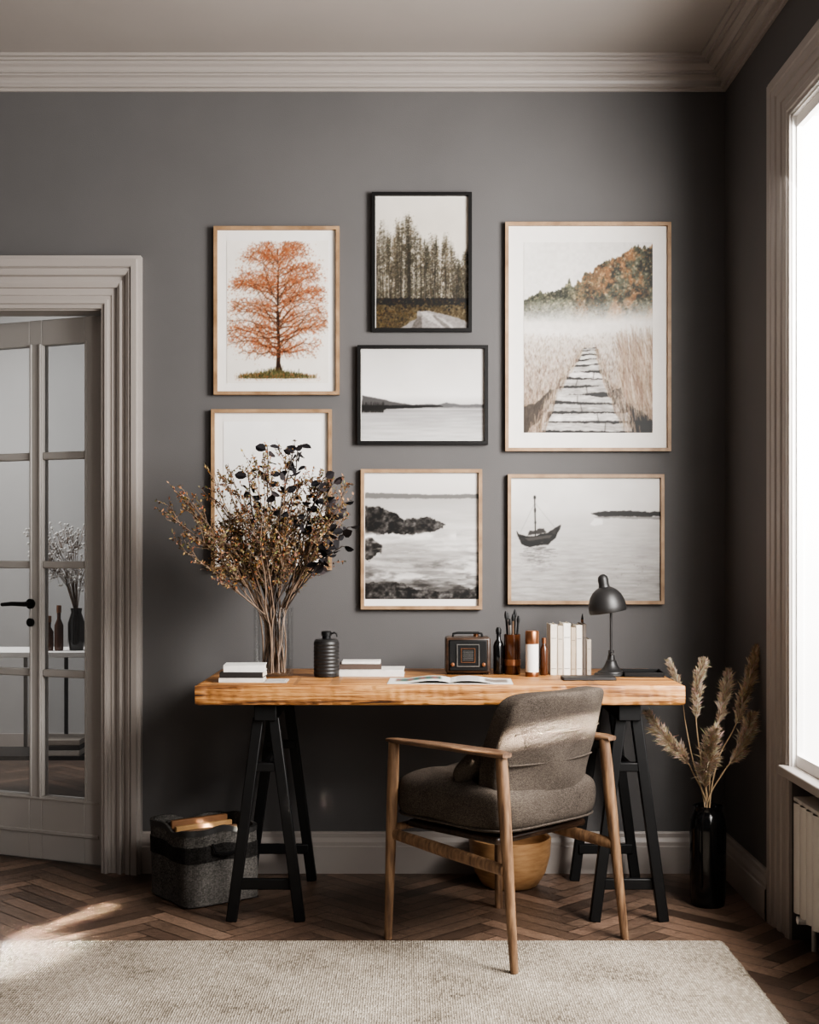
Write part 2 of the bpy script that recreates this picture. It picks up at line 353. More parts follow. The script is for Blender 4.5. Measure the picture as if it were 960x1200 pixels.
class Paint:
    def __init__(s, w, h, seed=1):
        s.w, s.h = w, h; s.W, s.H = w*2, h*2; s.a = np.zeros((s.H,s.W,3))+230.; s.r = random.Random(seed)
        s.V, s.U = np.meshgrid((np.arange(s.H)+.5)/s.H, (np.arange(s.W)+.5)/s.W, indexing='ij')
    def grad(s, stops):
        ys = [p[0] for p in stops]
        for k in range(3): s.a[:,:,k] = np.interp(s.V, ys, [p[1][k] for p in stops])
    def blend(s, mask, col):
        mask = np.clip(mask,0,1)[:,:,None]; col = np.array(col,float)
        s.a = s.a*(1-mask)+col*mask
    def disc(s, u, v, r, col, al=1, asp=1):
        x, y, r = u*s.W, v*s.H, r*2; ry = r*asp
        x0, x1, y0, y1 = int(max(0,x-r-1)), int(min(s.W,x+r+2)), int(max(0,y-ry-1)), int(min(s.H,y+ry+2))
        if x0 >= x1 or y0 >= y1: return
        yy, xx = np.mgrid[y0:y1,x0:x1]
        d = np.sqrt((xx+.5-x)**2+((yy+.5-y)/asp)**2); k = (np.clip(r-d+.5,0,1)*al)[:,:,None]
        s.a[y0:y1,x0:x1] = s.a[y0:y1,x0:x1]*(1-k)+np.array(col,float)*k
    def line(s, u0, v0, u1, v1, wd, col, al=1):
        x0, y0, x1, y1 = u0*s.W, v0*s.H, u1*s.W, v1*s.H
        a0, a1 = int(max(0,min(x0,x1)-wd-1)), int(min(s.W,max(x0,x1)+wd+2)); b0, b1 = int(max(0,min(y0,y1)-wd-1)), int(min(s.H,max(y0,y1)+wd+2))
        if a0 >= a1 or b0 >= b1: return
        yy, xx = np.mgrid[b0:b1,a0:a1]; xx = xx+.5; yy = yy+.5
        dx, dy = x1-x0, y1-y0; L2 = dx*dx+dy*dy+1e-6
        t = np.clip(((xx-x0)*dx+(yy-y0)*dy)/L2,0,1); d = np.hypot(xx-x0-t*dx, yy-y0-t*dy)
        k = (np.clip(wd-d+.5,0,1)*al)[:,:,None]
        s.a[b0:b1,a0:a1] = s.a[b0:b1,a0:a1]*(1-k)+np.array(col,float)*k
    def mask(s, pts, warp=0, seed=1, fr=14):
        U, V = s.U, s.V
        if warp:
            U = U+(vnoise(s.H,s.W,fr,fr,seed,4,.6)-.5)*2*warp; V = V+(vnoise(s.H,s.W,fr,fr,seed+50,4,.6)-.5)*2*warp
        ins = np.zeros((s.H,s.W), bool); n = len(pts)
        for i in range(n):
            (xa,ya),(xb,yb) = pts[i], pts[(i+1)%n]
            if ya == yb: continue
            ins ^= ((V < ya) != (V < yb)) & (U < (xb-xa)*(V-ya)/(yb-ya)+xa)
        return ins*1.0
    def poly(s, pts, col, al=1, warp=0, seed=1, fr=14): s.blend(s.mask(pts,warp,seed,fr)*al, col)
    def noise(s, cy, cx, amp, seed, octv=4, mask=1):
        n = (vnoise(s.H,s.W,cy,cx,seed,octv)-.5)*2*amp*mask; s.a += n[:,:,None]
    def out(s, sat=.82, con=1.14, blur=.14):
        a = np.clip(s.a,0,255).reshape(s.h,2,s.w,2,3).mean(axis=(1,3))/255.
        b = a.copy()
        for ax in (0,1): b = b*(1-2*blur)+blur*(np.roll(b,1,ax)+np.roll(b,-1,ax))
        b[0] = a[0]; b[-1] = a[-1]; b[:,0] = a[:,0]; b[:,-1] = a[:,-1]; a = b
        g = a.mean(axis=2,keepdims=True); a = g+(a-g)*sat
        a = np.clip((a-.86)*con+.84,0.03,1)
        return np.where(a <= .04045, a/12.92, ((a+.055)/1.055)**2.4)
def jit(r, c, k=18):
    q = r.uniform(-k,k); return tuple(min(255,max(0,v+q+r.uniform(-5,5))) for v in c)

def art_tree(w, h):
    p = Paint(w,h,11); r = p.r; p.grad([(0,(234,228,220)),(1,(228,222,213))]); p.noise(6,5,6,3)
    vn = vnoise(64,2,11,2,79,3,.6)
    def half(v, sg=1):
        b = float(np.interp(v,[.0,.03,.07,.14,.24,.36,.50,.62,.72,.78,.83],[.08,.20,.30,.40,.46,.50,.52,.53,.52,.42,.16]))
        return b*(.88+.24*vn[int(max(0,min(63,v*63))),0 if sg > 0 else 1])
    cols = [(178,102,64),(162,88,54),(190,124,84),(170,96,60),(148,80,52),(200,144,106),(154,98,66),(184,114,74)]
    branches = []
    for k in range(64):
        sg = 1 if k%2 else -1; v0 = .82-.74*(k/64)+r.uniform(-.01,.01)
        rise = r.uniform(.0,.15); hv = half(max(.02,v0-rise),sg)*r.uniform(.72,1.0)
        if k%5 == 0: hv *= .5
        pts = []
        for i in range(9):
            t = i/8; pts.append((.505+sg*hv*t+r.uniform(-.012,.012), max(.02,v0-rise*math.sin(t*1.9)/math.sin(1.9)+r.uniform(-.012,.012))))
        branches.append((pts,v0))
    def leaves(u,v,n,sp,al=.85,dk=0):
        for q in range(n):
            a, b = u+r.gauss(0,sp), v+r.gauss(0,sp*.75)
            if abs(a-.5) > .495 or b < .01 or b > .87: continue
            c = jit(r,r.choice(cols)); c = tuple(x-dk for x in c)
            p.disc(a,b,r.uniform(.4,1.15),c,al,r.uniform(.6,1.2))
    for pts,v0 in branches:
        for (u,v) in pts[1:]: leaves(u,v,17,.040,.45,-12)
    p.line(.50,.94,.512,.76,6.5,(66,47,35)); p.line(.46,.955,.505,.86,3.5,(62,45,34)); p.line(.555,.955,.515,.86,3.5,(62,45,34)); p.line(.512,.76,.50,.5,4.6,(64,45,34)); p.line(.50,.5,.505,.22,2.8,(70,47,34)); p.line(.505,.22,.50,.06,1.4,(80,53,38))
    for pts,v0 in branches:
        wd = 2.4*v0+.6
        for i in range(8):
            p.line(*pts[i],*pts[i+1],max(.6,wd*(1-i/9)),(78,51,36),.9)
            if i > 0:
                for s_ in (-1,1): p.line(*pts[i],pts[i][0]+(pts[8][0]-.5)*.12+r.uniform(-.01,.01),pts[i][1]-s_*r.uniform(.01,.05),.7,(88,57,40),.8)
    for pts,v0 in branches:
        for i,(u,v) in enumerate(pts[1:]):
            if r.random() < .84: leaves(u,v-.008,18,.030)
    for (a,b,c,d) in ((.51,.78,.22,.52),(.51,.76,.80,.50),(.505,.62,.28,.32),(.505,.60,.74,.30),(.50,.44,.36,.18),(.50,.42,.66,.17)): p.line(a,b,(a+c)/2,(b+d)/2+.03,2.0,(72,49,36),.65); p.line((a+c)/2,(b+d)/2+.03,c,d,1.2,(78,53,38),.6)
    for q in range(1500):
        u = r.gauss(.48,.17); e = max(0,1-abs(u-.48)*2.2)
        v = .955-abs(r.gauss(0,.022))*e
        if .1<u<.88: p.line(u,v+.012,u+r.uniform(-.01,.01),v-r.uniform(0,.018),.8,jit(r,r.choice([(84,90,56),(110,102,70),(60,64,42),(132,112,74)])),.85)
    for q in range(200): p.disc(r.uniform(.08,.92),r.uniform(.93,.98),.7,jit(r,r.choice(cols)),.6)
    return p
def art_forest(w, h):
    p = Paint(w,h,21); r = p.r; p.grad([(0,(210,204,194)),(.6,(200,192,181)),(1,(184,176,164))]); p.noise(4,3,9,4)
    e = vnoise(4,p.W,1,9,6,4,.65)[0]
    def top_(u): return .17+.24*u+(float(e[int(max(0,min(p.W-1,u*p.W)))])-.5)*.46
    hv = (.17+.24*p.U[0]+(e-.5)*.46)[None,:]
    tx = vnoise(p.H,p.W,70,50,7,3,.75); t2 = vnoise(p.H,p.W,14,16,17,4,.6)
    p.blend((p.V>hv)*np.clip((p.V-hv)*2.8+.15,0,.92)*np.clip((tx-.30)*5,0,1)*np.clip((t2-.26)*4,.3,1),(88,83,70))
    for q in range(90):
        u = r.random(); top = top_(u)+abs(r.gauss(0,.06)); sc = r.uniform(.8,2.0)
        tone = r.choice([(46,41,34),(58,53,45),(76,70,61),(40,36,30)]); l = r.uniform(-.04,.04)
        p.line(u,.82,u+l*.6,.82-(.82-top)*.6,r.uniform(.6,1.2),tone,.7); p.line(u+l*.6,.82-(.82-top)*.6,u+l,top,.6,tone,.55)
        col = r.choice([(66,62,48),(50,48,38),(84,76,61),(42,40,32),(100,84,60)])
        for k in range(150):
            t = r.random()**1.05; v = top+(.78-top)*t; sp = (.004+.034*min(1,t*1.8))*sc
            p.disc(u+l*(1-t)+r.gauss(0,sp),v+r.gauss(0,.014),r.uniform(.3,.95),jit(r,col),.58)
    for q in range(18):
        u = r.random(); p.line(u,.82,u+r.uniform(-.04,.04),.42+.2*u+r.random()*.15,.6,(186,178,166),.6)
    p.blend((p.V>.80)*1.0,(92,80,57)); p.noise(70,60,40,8,3,(p.V>.8))
    for q in range(1300):
        u = r.random(); v = .77+abs(r.gauss(0,.030)); p.disc(u,v,r.uniform(.5,1.7),jit(r,r.choice([(28,26,20),(42,38,27),(72,57,38),(38,36,27)])),.85)
    p.poly([(.44,.865),(.56,.862),(.80,.90),(1.02,.95),(1.02,1.02),(.20,1.02),(.44,.92)],(140,135,132),1,.012,4,20)
    p.poly([(.48,.87),(.54,.87),(.74,.93),(.86,1.0),(.78,1.02),(.5,.90)],(168,164,160),.8,.012,5,20); p.poly([(.45,.90),(.49,.90),(.5,1),(.38,1)],(88,82,77),.7,.01,6,20)
    p.poly([(.60,.90),(.64,.90),(.86,1.02),(.78,1.02)],(96,90,86),.6,.01,8,20)
    p.noise(110,50,18,9,2,(p.V>.86))
    for q in range(900):
        v = .86+r.random()*.14; u = r.random()*(.46-(v-.86)*1.6); p.disc(u,v,r.uniform(.5,1.3),jit(r,r.choice([(108,87,52),(70,59,38),(48,42,29)])),.65)
    return p
def art_lake(w, h):
    p = Paint(w,h,31); r = p.r; p.grad([(0,(200,197,194)),(.5,(226,223,220)),(.60,(200,197,195)),(.625,(132,130,130)),(.70,(166,164,164)),(1,(200,198,196))]); p.noise(3,3,7,2)
    n = vnoise(p.H,p.W,60,4,5,4,.6)-.5; p.a += (n*40*(p.V>.63))[:,:,None]
    p.poly([(0,.50),(.10,.53),(.20,.55),(.32,.59),(.5,.622),(.5,.64),(0,.66)],(92,90,90),1,.012,2,9)
    p.poly([(.36,.62),(.52,.597),(.62,.60),(.70,.58),(.80,.605),(1.02,.60),(1.02,.635),(.36,.635)],(104,103,104),1,.012,3,12)
    for q in range(900):
        u = r.random()**1.7*.62; v = .615+r.random()*.055*(1-u*1.4); p.line(u,v,u+r.uniform(0,.05),v+r.uniform(-.003,.003),1.0,jit(r,(34,32,31),12),.85)
    for q in range(160):
        u = r.random()*.18; p.line(u,.69,u+r.uniform(-.01,.01),.57+r.random()*.08,.6,(46,44,42),.7)
    p.blend(np.exp(-((p.V-.655)/.006)**2)*.5*(p.U>.2),(240,238,236)); return p
def art_path(w, h):
    p = Paint(w,h,41); r = p.r; p.grad([(0,(220,216,211)),(.4,(220,216,211)),(.5,(202,192,183)),(1,(146,128,113))]); p.noise(5,4,8,6)
    e = vnoise(4,p.W,1,22,16,4,.65)[0]
    us = p.U[0]; hv1 = np.interp(us,[0,.10,.25,.45,.62,.8,1],[.31,.28,.26,.19,.11,.05,.01])+(e-.5)*.09
    hv = hv1[None,:]; inh = (p.V>hv)
    t1 = vnoise(p.H,p.W,14,11,17,4,.6); t2 = vnoise(p.H,p.W,70,54,18,3,.7); t3 = vnoise(p.H,p.W,12,10,23,4,.65)
    green = np.array((96,98,78.)); dkg = np.array((48,51,40.)); org = np.array((170,116,68.)); tan = np.array((168,150,118.))
    c = green+(dkg-green)*np.clip((.58-t1)*6,0,1)[:,:,None]
    om = np.clip((t3-.43)*7,0,1)*np.clip((p.U-.32)*3,0,1)
    c = c+(org-c)*om[:,:,None]*.85
    c = c+(tan-c)*(np.clip((t2-.60)*7,0,1)*.55)[:,:,None]; c = c*(.54+.78*t2)[:,:,None]
    fade = np.clip(1-(p.V-.29)/.14,0,1); p.blend(inh*fade*.94, c)
    for q in range(2600):
        u = r.random(); h0 = float(np.interp(u,us,hv1)); v = h0+(r.random()**1.1)*(.42-h0); al = .6*max(0,1-max(0,(v-.29)/.13))
        cc = r.choice([(60,60,46),(42,42,33),(118,107,78),(168,128,76),(178,116,62),(138,86,48)] if u > .4 else [(78,81,63),(58,61,49),(110,110,90),(138,129,102)])
        p.disc(u,v,r.uniform(.4,1.3),jit(r,cc,16),al)
    mist = np.exp(-((p.V-.455-.02*np.sin(p.U*5))/.040)**2)*(.55+.9*vnoise(p.H,p.W,7,3,9)); p.blend(mist*.85,(222,216,210))
    tx = vnoise(p.H,p.W,60,70,31,3,.7)-.5; p.a += (tx*100*np.clip((p.V-.48)*3,0,1))[:,:,None]*np.array((1,.94,.88))
    for q in range(5600):
        v = .48+r.random()**.8*.54; u = r.random(); k = (v-.45)/.55; ln = .010+.04*k
        cc = r.choice([(176,154,134),(138,113,94),(200,184,166),(106,84,68),(158,133,112),(82,64,51)])
        p.line(u,v,u+r.uniform(-.5,.5)*ln,v-ln*r.uniform(.4,1),.5+.4*k,jit(r,cc,14),.6)
    p.blend(p.mask([(.45,.62),(.38,.72),(.14,.93),(-.05,1.05),(-.05,.88),(.14,.82),(.34,.68)],.03,3,12)*.7,(46,39,32))
    p.blend(p.mask([(.58,.60),(.66,.72),(.82,.84),(1.02,.96),(.98,1.05),(.6,1.05)],.035,4,12)*.95,(28,24,21))
    for q in range(1000):
        u = .76+r.random()*.3; v = .58+r.random()*.36; ln = r.uniform(.06,.17)
        p.line(u,v,u-r.uniform(-.01,.07),v-ln,.7,jit(r,r.choice([(196,172,148),(150,120,96),(118,92,72),(214,196,178)])),.6)
    n = 12
    def edge(t): return .510-.030*math.sin(t*3.0)-.03*t, .060+.30*t**1.05, .560+.44*t
    for i in range(n):
        t0 = (i/n)**1.45; t1_ = ((i+.80)/n)**1.45
        c0,h0,v0 = edge(t0); c1,h1,v1 = edge(t1_); j = r.uniform(-.05,.05)*(.3+t0); sk = r.uniform(-.008,.008)*(1+t0)
        p.poly([(c0-h0*.95,v0-.006),(c0+h0*1.0,v0-.006),(c1+h1,v1+.026),(c1-h1*.95,v1+.026)],(26,22,19),.95,.008,i,30)
        g = r.uniform(168,206)
        mk = p.mask([(c0-h0+j,v0+sk),(c0+h0+j,v0-sk),(c1+h1+j*.6,v1-sk),(c1-h1+j*.6,v1+sk)],.007,i+70,22)
        p.blend(mk,(g,g-4,g-8)); p.a += ((vnoise(p.H,p.W,150,14,90+i,3,.7)-.5)*110*mk)[:,:,None]
        if i > 4: uu = c1+r.uniform(-.5,.5)*h1; p.line(uu,v0+.002,uu+r.uniform(-.02,.02),v1,1.0,(50,44,40),.85)
    for q in range(600):
        sd = r.choice((-1,1)); t = r.random(); c0,h0,v = edge(t); u = c0+sd*(h0*r.uniform(.88,1.2))
        p.line(u,v+.02,u-sd*r.uniform(-.01,.03),v-.01-.03*t,.7,jit(r,r.choice([(166,143,122),(98,80,66),(194,178,160)])),.75)
    p.noise(60,40,8,12,2); return p
def art_soft(w, h):
    p = Paint(w,h,51); r = p.r; p.grad([(0,(240,238,235)),(.5,(230,228,224)),(1,(200,196,190))]); p.noise(5,4,6,6)
    p.poly([(0,.66),(.3,.6),(.6,.66),(1,.62),(1,.75),(0,.75)],(170,166,160),.6,.02,3,8)
    for q in range(260):
        u = r.random(); p.line(u,1,u+r.uniform(-.05,.05),.75+r.random()*.2,.8,jit(r,(120,110,100)),.5)
    return p
def art_rocks(w, h):
    p = Paint(w,h,61); r = p.r; p.grad([(0,(226,222,218)),(.17,(214,210,206)),(.19,(180,177,174)),(.45,(196,193,190)),(.75,(154,151,148)),(1,(100,97,95))])
    p.poly([(0,.155),(.2,.16),(.6,.17),(1,.165),(1,.20),(0,.20)],(120,118,116),1,.008,3,20)
    V, U = p.V, p.U
    n = vnoise(p.H,p.W,34,2.5,5,5,.55)-.5; p.a += (n*120*np.clip((V-.18)*1.6,0,1))[:,:,None]
    n = vnoise(p.H,p.W,16,3.5,26,5,.55); p.blend(np.clip((n-.52)*7,0,1)*np.clip((V-.40)*4,0,1)*.7,(228,225,222))
    n = vnoise(p.H,p.W,22,5,36,5,.6); p.blend(np.clip((n-.51)*7,0,1)*np.clip((V-.62)*3.2,0,1)*.8,(58,55,53))
    def rock(pts, seed):
        mk = p.mask(pts,.035,seed,14); p.blend(mk,(60,57,55))
        nn = vnoise(p.H,p.W,26,20,seed,4,.75)-.5; p.a += (nn*200*mk)[:,:,None]
    rock([(-.05,.26),(.06,.245),(.16,.285),(.27,.33),(.36,.38),(.44,.44),(.38,.485),(.15,.48),(-.05,.50)],3)
    rock([(.34,.36),(.44,.345),(.56,.355),(.70,.39),(.67,.43),(.56,.46),(.42,.48),(.32,.46)],14)
    rock([(-.05,.49),(.05,.51),(.14,.56),(.15,.62),(.06,.68),(-.05,.69)],5)
    rock([(-.05,.90),(.12,.86),(.30,.87),(.45,.91),(.6,.94),(.8,.92),(1.05,.89),(1.05,1.05),(-.05,1.05)],6)
    n = vnoise(p.H,p.W,16,5,46,4,.6); p.blend(np.exp(-((V-.50)/.03)**2)*(U<.80)*np.clip((n-.30)*4,0,1)*.85,(230,227,224))
    for q in range(200):
        u = r.random(); v = .48+r.random()*.46; p.line(u,v,u+r.uniform(.03,.16),v+r.uniform(-.012,.012),r.uniform(.4,1.1),(230,227,223),.3)
    return p
def art_boat(w, h):
    p = Paint(w,h,71); r = p.r; p.grad([(0,(220,217,214)),(.25,(208,205,202)),(.35,(190,187,184)),(1,(158,155,152))]); p.noise(4,4,10,6)
    n = vnoise(p.H,p.W,70,8,5,4,.6)-.5; p.a += (n*60*np.clip((p.V-.3)*2.0,0,1))[:,:,None]
    p.poly([(.53,.285),(.60,.268),(.8,.265),(1.02,.275),(1.02,.31),(.6,.31)],(46,44,42),1,.010,3,24)
    p.poly([(.55,.31),(1.02,.31),(1.02,.335),(.6,.325)],(106,104,102),.6,.01,4,24)
    p.poly([(.53,.37),(.56,.33),(.60,.33),(.62,.37),(.56,.39)],(236,233,230),.6,.01,5,20)
    mk = p.mask([(.035,.42),(.055,.452),(.10,.470),(.17,.468),(.25,.438),(.30,.395),(.335,.375),(.325,.42),(.30,.485),(.25,.54),(.12,.56),(.07,.535),(.05,.48)],.008,6,24)
    p.blend(mk,(42,39,37)); p.a += ((vnoise(p.H,p.W,60,20,8,3,.7)-.5)*90*mk)[:,:,None]
    p.line(.165,.47,.160,.17,1.8,(42,40,38)); p.disc(.160,.155,2.2,(48,46,44),1,1.5); p.disc(.162,.26,1.7,(54,52,50),1,2.8); p.disc(.164,.36,1.5,(54,52,50),1,2)
    p.line(.161,.2,.30,.41,.5,(90,88,86),.6); p.line(.161,.2,.065,.44,.5,(90,88,86),.6)
    p.poly([(.12,.43),(.22,.405),(.24,.44),(.11,.465)],(52,49,47),.9,.012,18,30)
    p.poly([(.09,.485),(.28,.46),(.26,.485),(.12,.51)],(86,83,80),.8,.006,8,30)
    for q in range(190):
        t = r.random(); v = .56+.24*t; u = r.gauss(.17,.055); p.line(u,v,u+r.uniform(.01,.05),v,.8,(78,76,74),.65*(1-t))
    for q in range(420):
        u = r.random(); v = .5+r.random()*.5; p.line(u,v,u+r.uniform(.015,.05),v,.5,jit(r,(178,175,172),36),.45)
    for q in range(30):
        u = .62+r.random()*.3; p.disc(u,.70+r.random()*.2,r.uniform(.4,.9),(106,103,100),.5)
    return p

def picture(label, rect, img, fn, fmat, fw=5, pad_=None):
    x0, _, z1 = at(rect[0],rect[1],-.012); x1, _, z0 = at(rect[2],rect[3],-.012)
    cx = (x0+x1)/2; root = thing('framed_picture', label, 'picture', (cx,0,z0)); W_, H_ = x1-x0, z1-z0; f = fw/323.; d = .026
    m = MB(); hw = W_/2
    ring = [(0,-.002),(0,-d),(f,-d),(f,-.008)]
    m.grid([[[(-hw+c,y,c),(hw-c,y,c),(hw-c,y,H_-c),(-hw+c,y,H_-c)][k] for c,y in ring] for k in range(4)], cu=True)
    m.build('frame', fmat, root, smooth=False)
    MB().box(-hw+f*.6,hw-f*.6,-.010,-.003,f*.6,H_-f*.6).build('mat_board', M['matboard'], root, smooth=False)
    ix0, _, iz1 = at(img[0],img[1],-.011); ix1, _, iz0 = at(img[2],img[3],-.011)
    nw, nh = int((img[2]-img[0])*1.4), int((img[3]-img[1])*1.4)
    a = fn(nw,nh).out()
    xs = np.linspace(ix0,ix1,nw)-cx; zs = np.linspace(iz1,iz0,nh)-z0
    X, Z = np.meshgrid(xs,zs); co = np.stack([X,np.full_like(X,-.0115),Z],-1).reshape(-1,3)
    idx = np.arange(nw*nh).reshape(nh,nw)
    fs = np.stack([idx[1:,:-1],idx[1:,1:],idx[:-1,1:],idx[:-1,:-1]],-1).reshape(-1,4)
    me = bpy.data.meshes.new('print'); me.from_pydata(co.tolist(), [], fs.tolist())
    at_ = me.color_attributes.new('Col','FLOAT_COLOR','POINT'); c4 = np.ones((nw*nh,4),np.float32); c4[:,:3] = a.reshape(-1,3)
    at_.data.foreach_set('color', c4.ravel()); me.materials.append(M['attr'])
    o = bpy.data.objects.new('print', me); C.objects.link(o); o.parent = root
picture('oak framed print of an orange autumn tree', (251,266,398,463), (266,282,385,449), art_tree, M['frame_oak'], 4)
picture('black framed print of bare tall trees beside a road, topmost on the wall', (436,226,553,389), (441,231,549,385), art_forest, M['frame_black'], 4)
picture('black framed landscape print of a still lake with low hills', (419,405,572,521), (424,410,567,516), art_lake, M['frame_black'], 4)
picture('large oak framed print of a wooden boardwalk through misty grass', (592,261,786,529), (614,284,765,507), art_path, M['frame_oak'], 4)
picture('oak framed pale print partly hidden behind the dried bouquet', (248,480,389,668), (262,494,376,655), art_soft, M['frame_oak'], 4)
picture('oak framed grey print of sea rocks and waves', (423,550,565,714), (428,555,561,702), art_rocks, M['frame_oak'], 4)
picture('oak framed print of a small boat on calm grey water', (595,556,778,708), (599,561,774,704), art_boat, M['frame_oak'], 4)

# ------------------------------------------------------------------ desk
ZT = .747
dk = thing('worktop', 'thick honey coloured wooden slab forming the desk on two black trestles', 'table top', (.095,-.39,.684))
m = MB(); n = 240; rows = []; H_ = ZT-.684
nx = [random.Random(k).uniform(-1,1) for k in range(60)]
def wob(x, k, f=9):
    x = x*f+k*7.3; i = int(math.floor(x)); t = x-i; t = t*t*(3-2*t); return nx[i%60]*(1-t)+nx[(i+1)%60]*t
for i in range(n+1):
    x = -.762+1.524*i/n
    e = max(0,1-min(i,n-i)/1.5)*.003
    fr, bk = -.29, .29
    row = [(x,fr+.003+e,H_-e),(x,fr+.000+wob(x,1,16)*.0008,H_-.003),(x,fr-.0005+wob(x,8,60)*.002,H_*.72),(x,fr-.0005+wob(x,3,14)*.0015+wob(x,9,70)*.002,H_*.45),(x,fr+.000+wob(x,4,9)*.0015+wob(x,11,50)*.002,H_*.2),(x,fr+.002+wob(x,6)*.0015,.003+e+wob(x,12,40)*.0008),(x,fr+.007,e),
           (x,bk-.01,0+e),(x,bk,.01),(x,bk,H_-.006),(x,bk-.006,H_-e)]
    rows.append(row)
m.grid(rows, cv=True, cap=True); m.build('slab', M['slab'], dk, angle=50)

def trestle(x, label):
    t = thing('trestle', label, 'trestle', (x,-.37,0), 0, 'black trestles under the desk')
    MB().box(-.035,.035,-.28,.26,.632,.683).build('top_beam', M['black'], t, bevel=.003)
    for sy, yy in ((-1,-.25),(1,.235)):
        for sx in (-1,1):
            MB().bar((sx*.108,yy+sy*.012,.0),(sx*.024,yy,.64),.034,.028).build('leg', M['black'], t, bevel=.003)
        MB().box(-.095,.095,yy-.010,yy+.010,.098,.132).build('crossbar', M['black'], t, bevel=.003)
        MB().box(-.052,.052,yy-.015,yy+.015,.47,.498).build('crossbar', M['black'], t, bevel=.003)
    MB().bar((0,-.25,.485),(0,.235,.485),.018,.028).build('stretcher', M['black'], t, bevel=.003)
trestle(-.452, 'black wooden trestle beside the basket, under the left end of the desk')
trestle(.690, 'black wooden trestle behind the chair, near the pampas grass vase')

# ------------------------------------------------------------------ books
def book(label, loc, w, d, t, rz, col, group=None, up=False):
    o = thing('book', label, 'book', loc, rz, group); c = MB(); k = .002
    if up:   # spine towards -y, width t along x, depth w along y, height d
        c.box(-t/2,-t/2+k,0,w,0,d).box(t/2-k,t/2,0,w,0,d).box(-t/2+k,t/2-k,0,k,0,d); c.build('cover', covermat(col), o, bevel=.0008)
        MB().box(-t/2+k,t/2-k,k,w-.004,.003,d-.003).build('pages', M['pages'], o, smooth=False)
        b = MB(); b.box(-t/2+.003,t/2-.003,-.0006,.0002,d*.72,d*.735).box(-t/2+.003,t/2-.003,-.0006,.0002,d*.12,d*.135); b.build('spine_band', covermat(tuple(int(v*.6) for v in col)), o, smooth=False)
    else:   # spine towards -y
        c.box(-w/2,w/2,-d/2,d/2,0,k).box(-w/2,w/2,-d/2,d/2,t-k,t).box(-w/2,w/2,-d/2,-d/2+k,k,t-k); c.build('cover', covermat(col), o, bevel=.0008)
        MB().box(-w/2+.003,w/2-.003,-d/2+k,d/2-.003,k,t-k).build('pages', M['pages'], o, smooth=False)
    return o
GL = 'books piled beside the glass vase'
book('white book at the bottom of the pile beside the glass vase', (-.535,-.54,ZT), .142,.12,.014, R(1), (206,202,197), GL)
book('black book in the middle of the pile beside the glass vase', (-.532,-.54,ZT+.014), .138,.115,.018, R(-2), (34,32,32), GL)
book('white book on top of the pile beside the glass vase', (-.528,-.535,ZT+.032), .132,.11,.022, R(3), (222,220,216), GL)
tag(MB().box(-.035,.035,-.05,.05,0,.003).box(-.03,.03,-.045,.045,.003,.005).build('leaflet', covermat((176,172,168)), loc=(-.425,-.56,ZT)), 'small pale leaflet lying between the book pile and the canister', 'leaflet')
GM = 'books lying beside the black canister'
book('wide white book lying flat beside the black canister, lower of two', (-.125,-.33,ZT), .215,.15,.022, R(-1), (222,219,214), GM)
book('small dark covered book lying on the wide white book', (-.165,-.33,ZT+.022), .14,.11,.018, R(2), (76,62,54), GM)
tag(MB().box(-.064,.064,-.048,.048,0,.008).build('notebook', covermat((228,225,220)), loc=(-.162,-.335,ZT+.040), bevel=.001), 'thin white notebook topmost beside the black canister', 'notebook')

# open magazine
mg = thing('magazine', 'open magazine lying flat at the front of the desk', 'magazine', (.13,-.565,ZT), R(-2))
for sg, nm in ((-1,'left_page'),(1,'right_page')):
    m = MB(); rows = []
    for i in range(25):
        t = i/24; z = .011*math.sin(math.pi*min(1,t*1.4+.03))**.8*(1-t*.75)+.0025; row = []
        for j in range(17): row.append((sg*t*.195, -.085+.17*j/16, z))
        rows.append(row)
    m.grid(rows); cc = []
    for i in range(25):
        for j in range(17):
            u, v = i/24, j/16; c = (226,223,218)
            if sg < 0 and .15 < u < .9 and .35 < v < .9: c = (100+40*math.sin(i*1.3),96+38*math.sin(j*1.1),92)
            elif sg > 0 and .12 < u < .5 and .15 < v < .9 and j%2: c = (160,157,153)
            elif sg > 0 and .55 < u < .92 and .2 < v < .8: c = (130,120,112)
            cc.append(lin(c))
    m.c = cc; m.build(nm, M['attr'], mg)
MB().box(-.197,.197,-.087,.087,0,.002).build('cover', covermat((200,196,190)), mg)

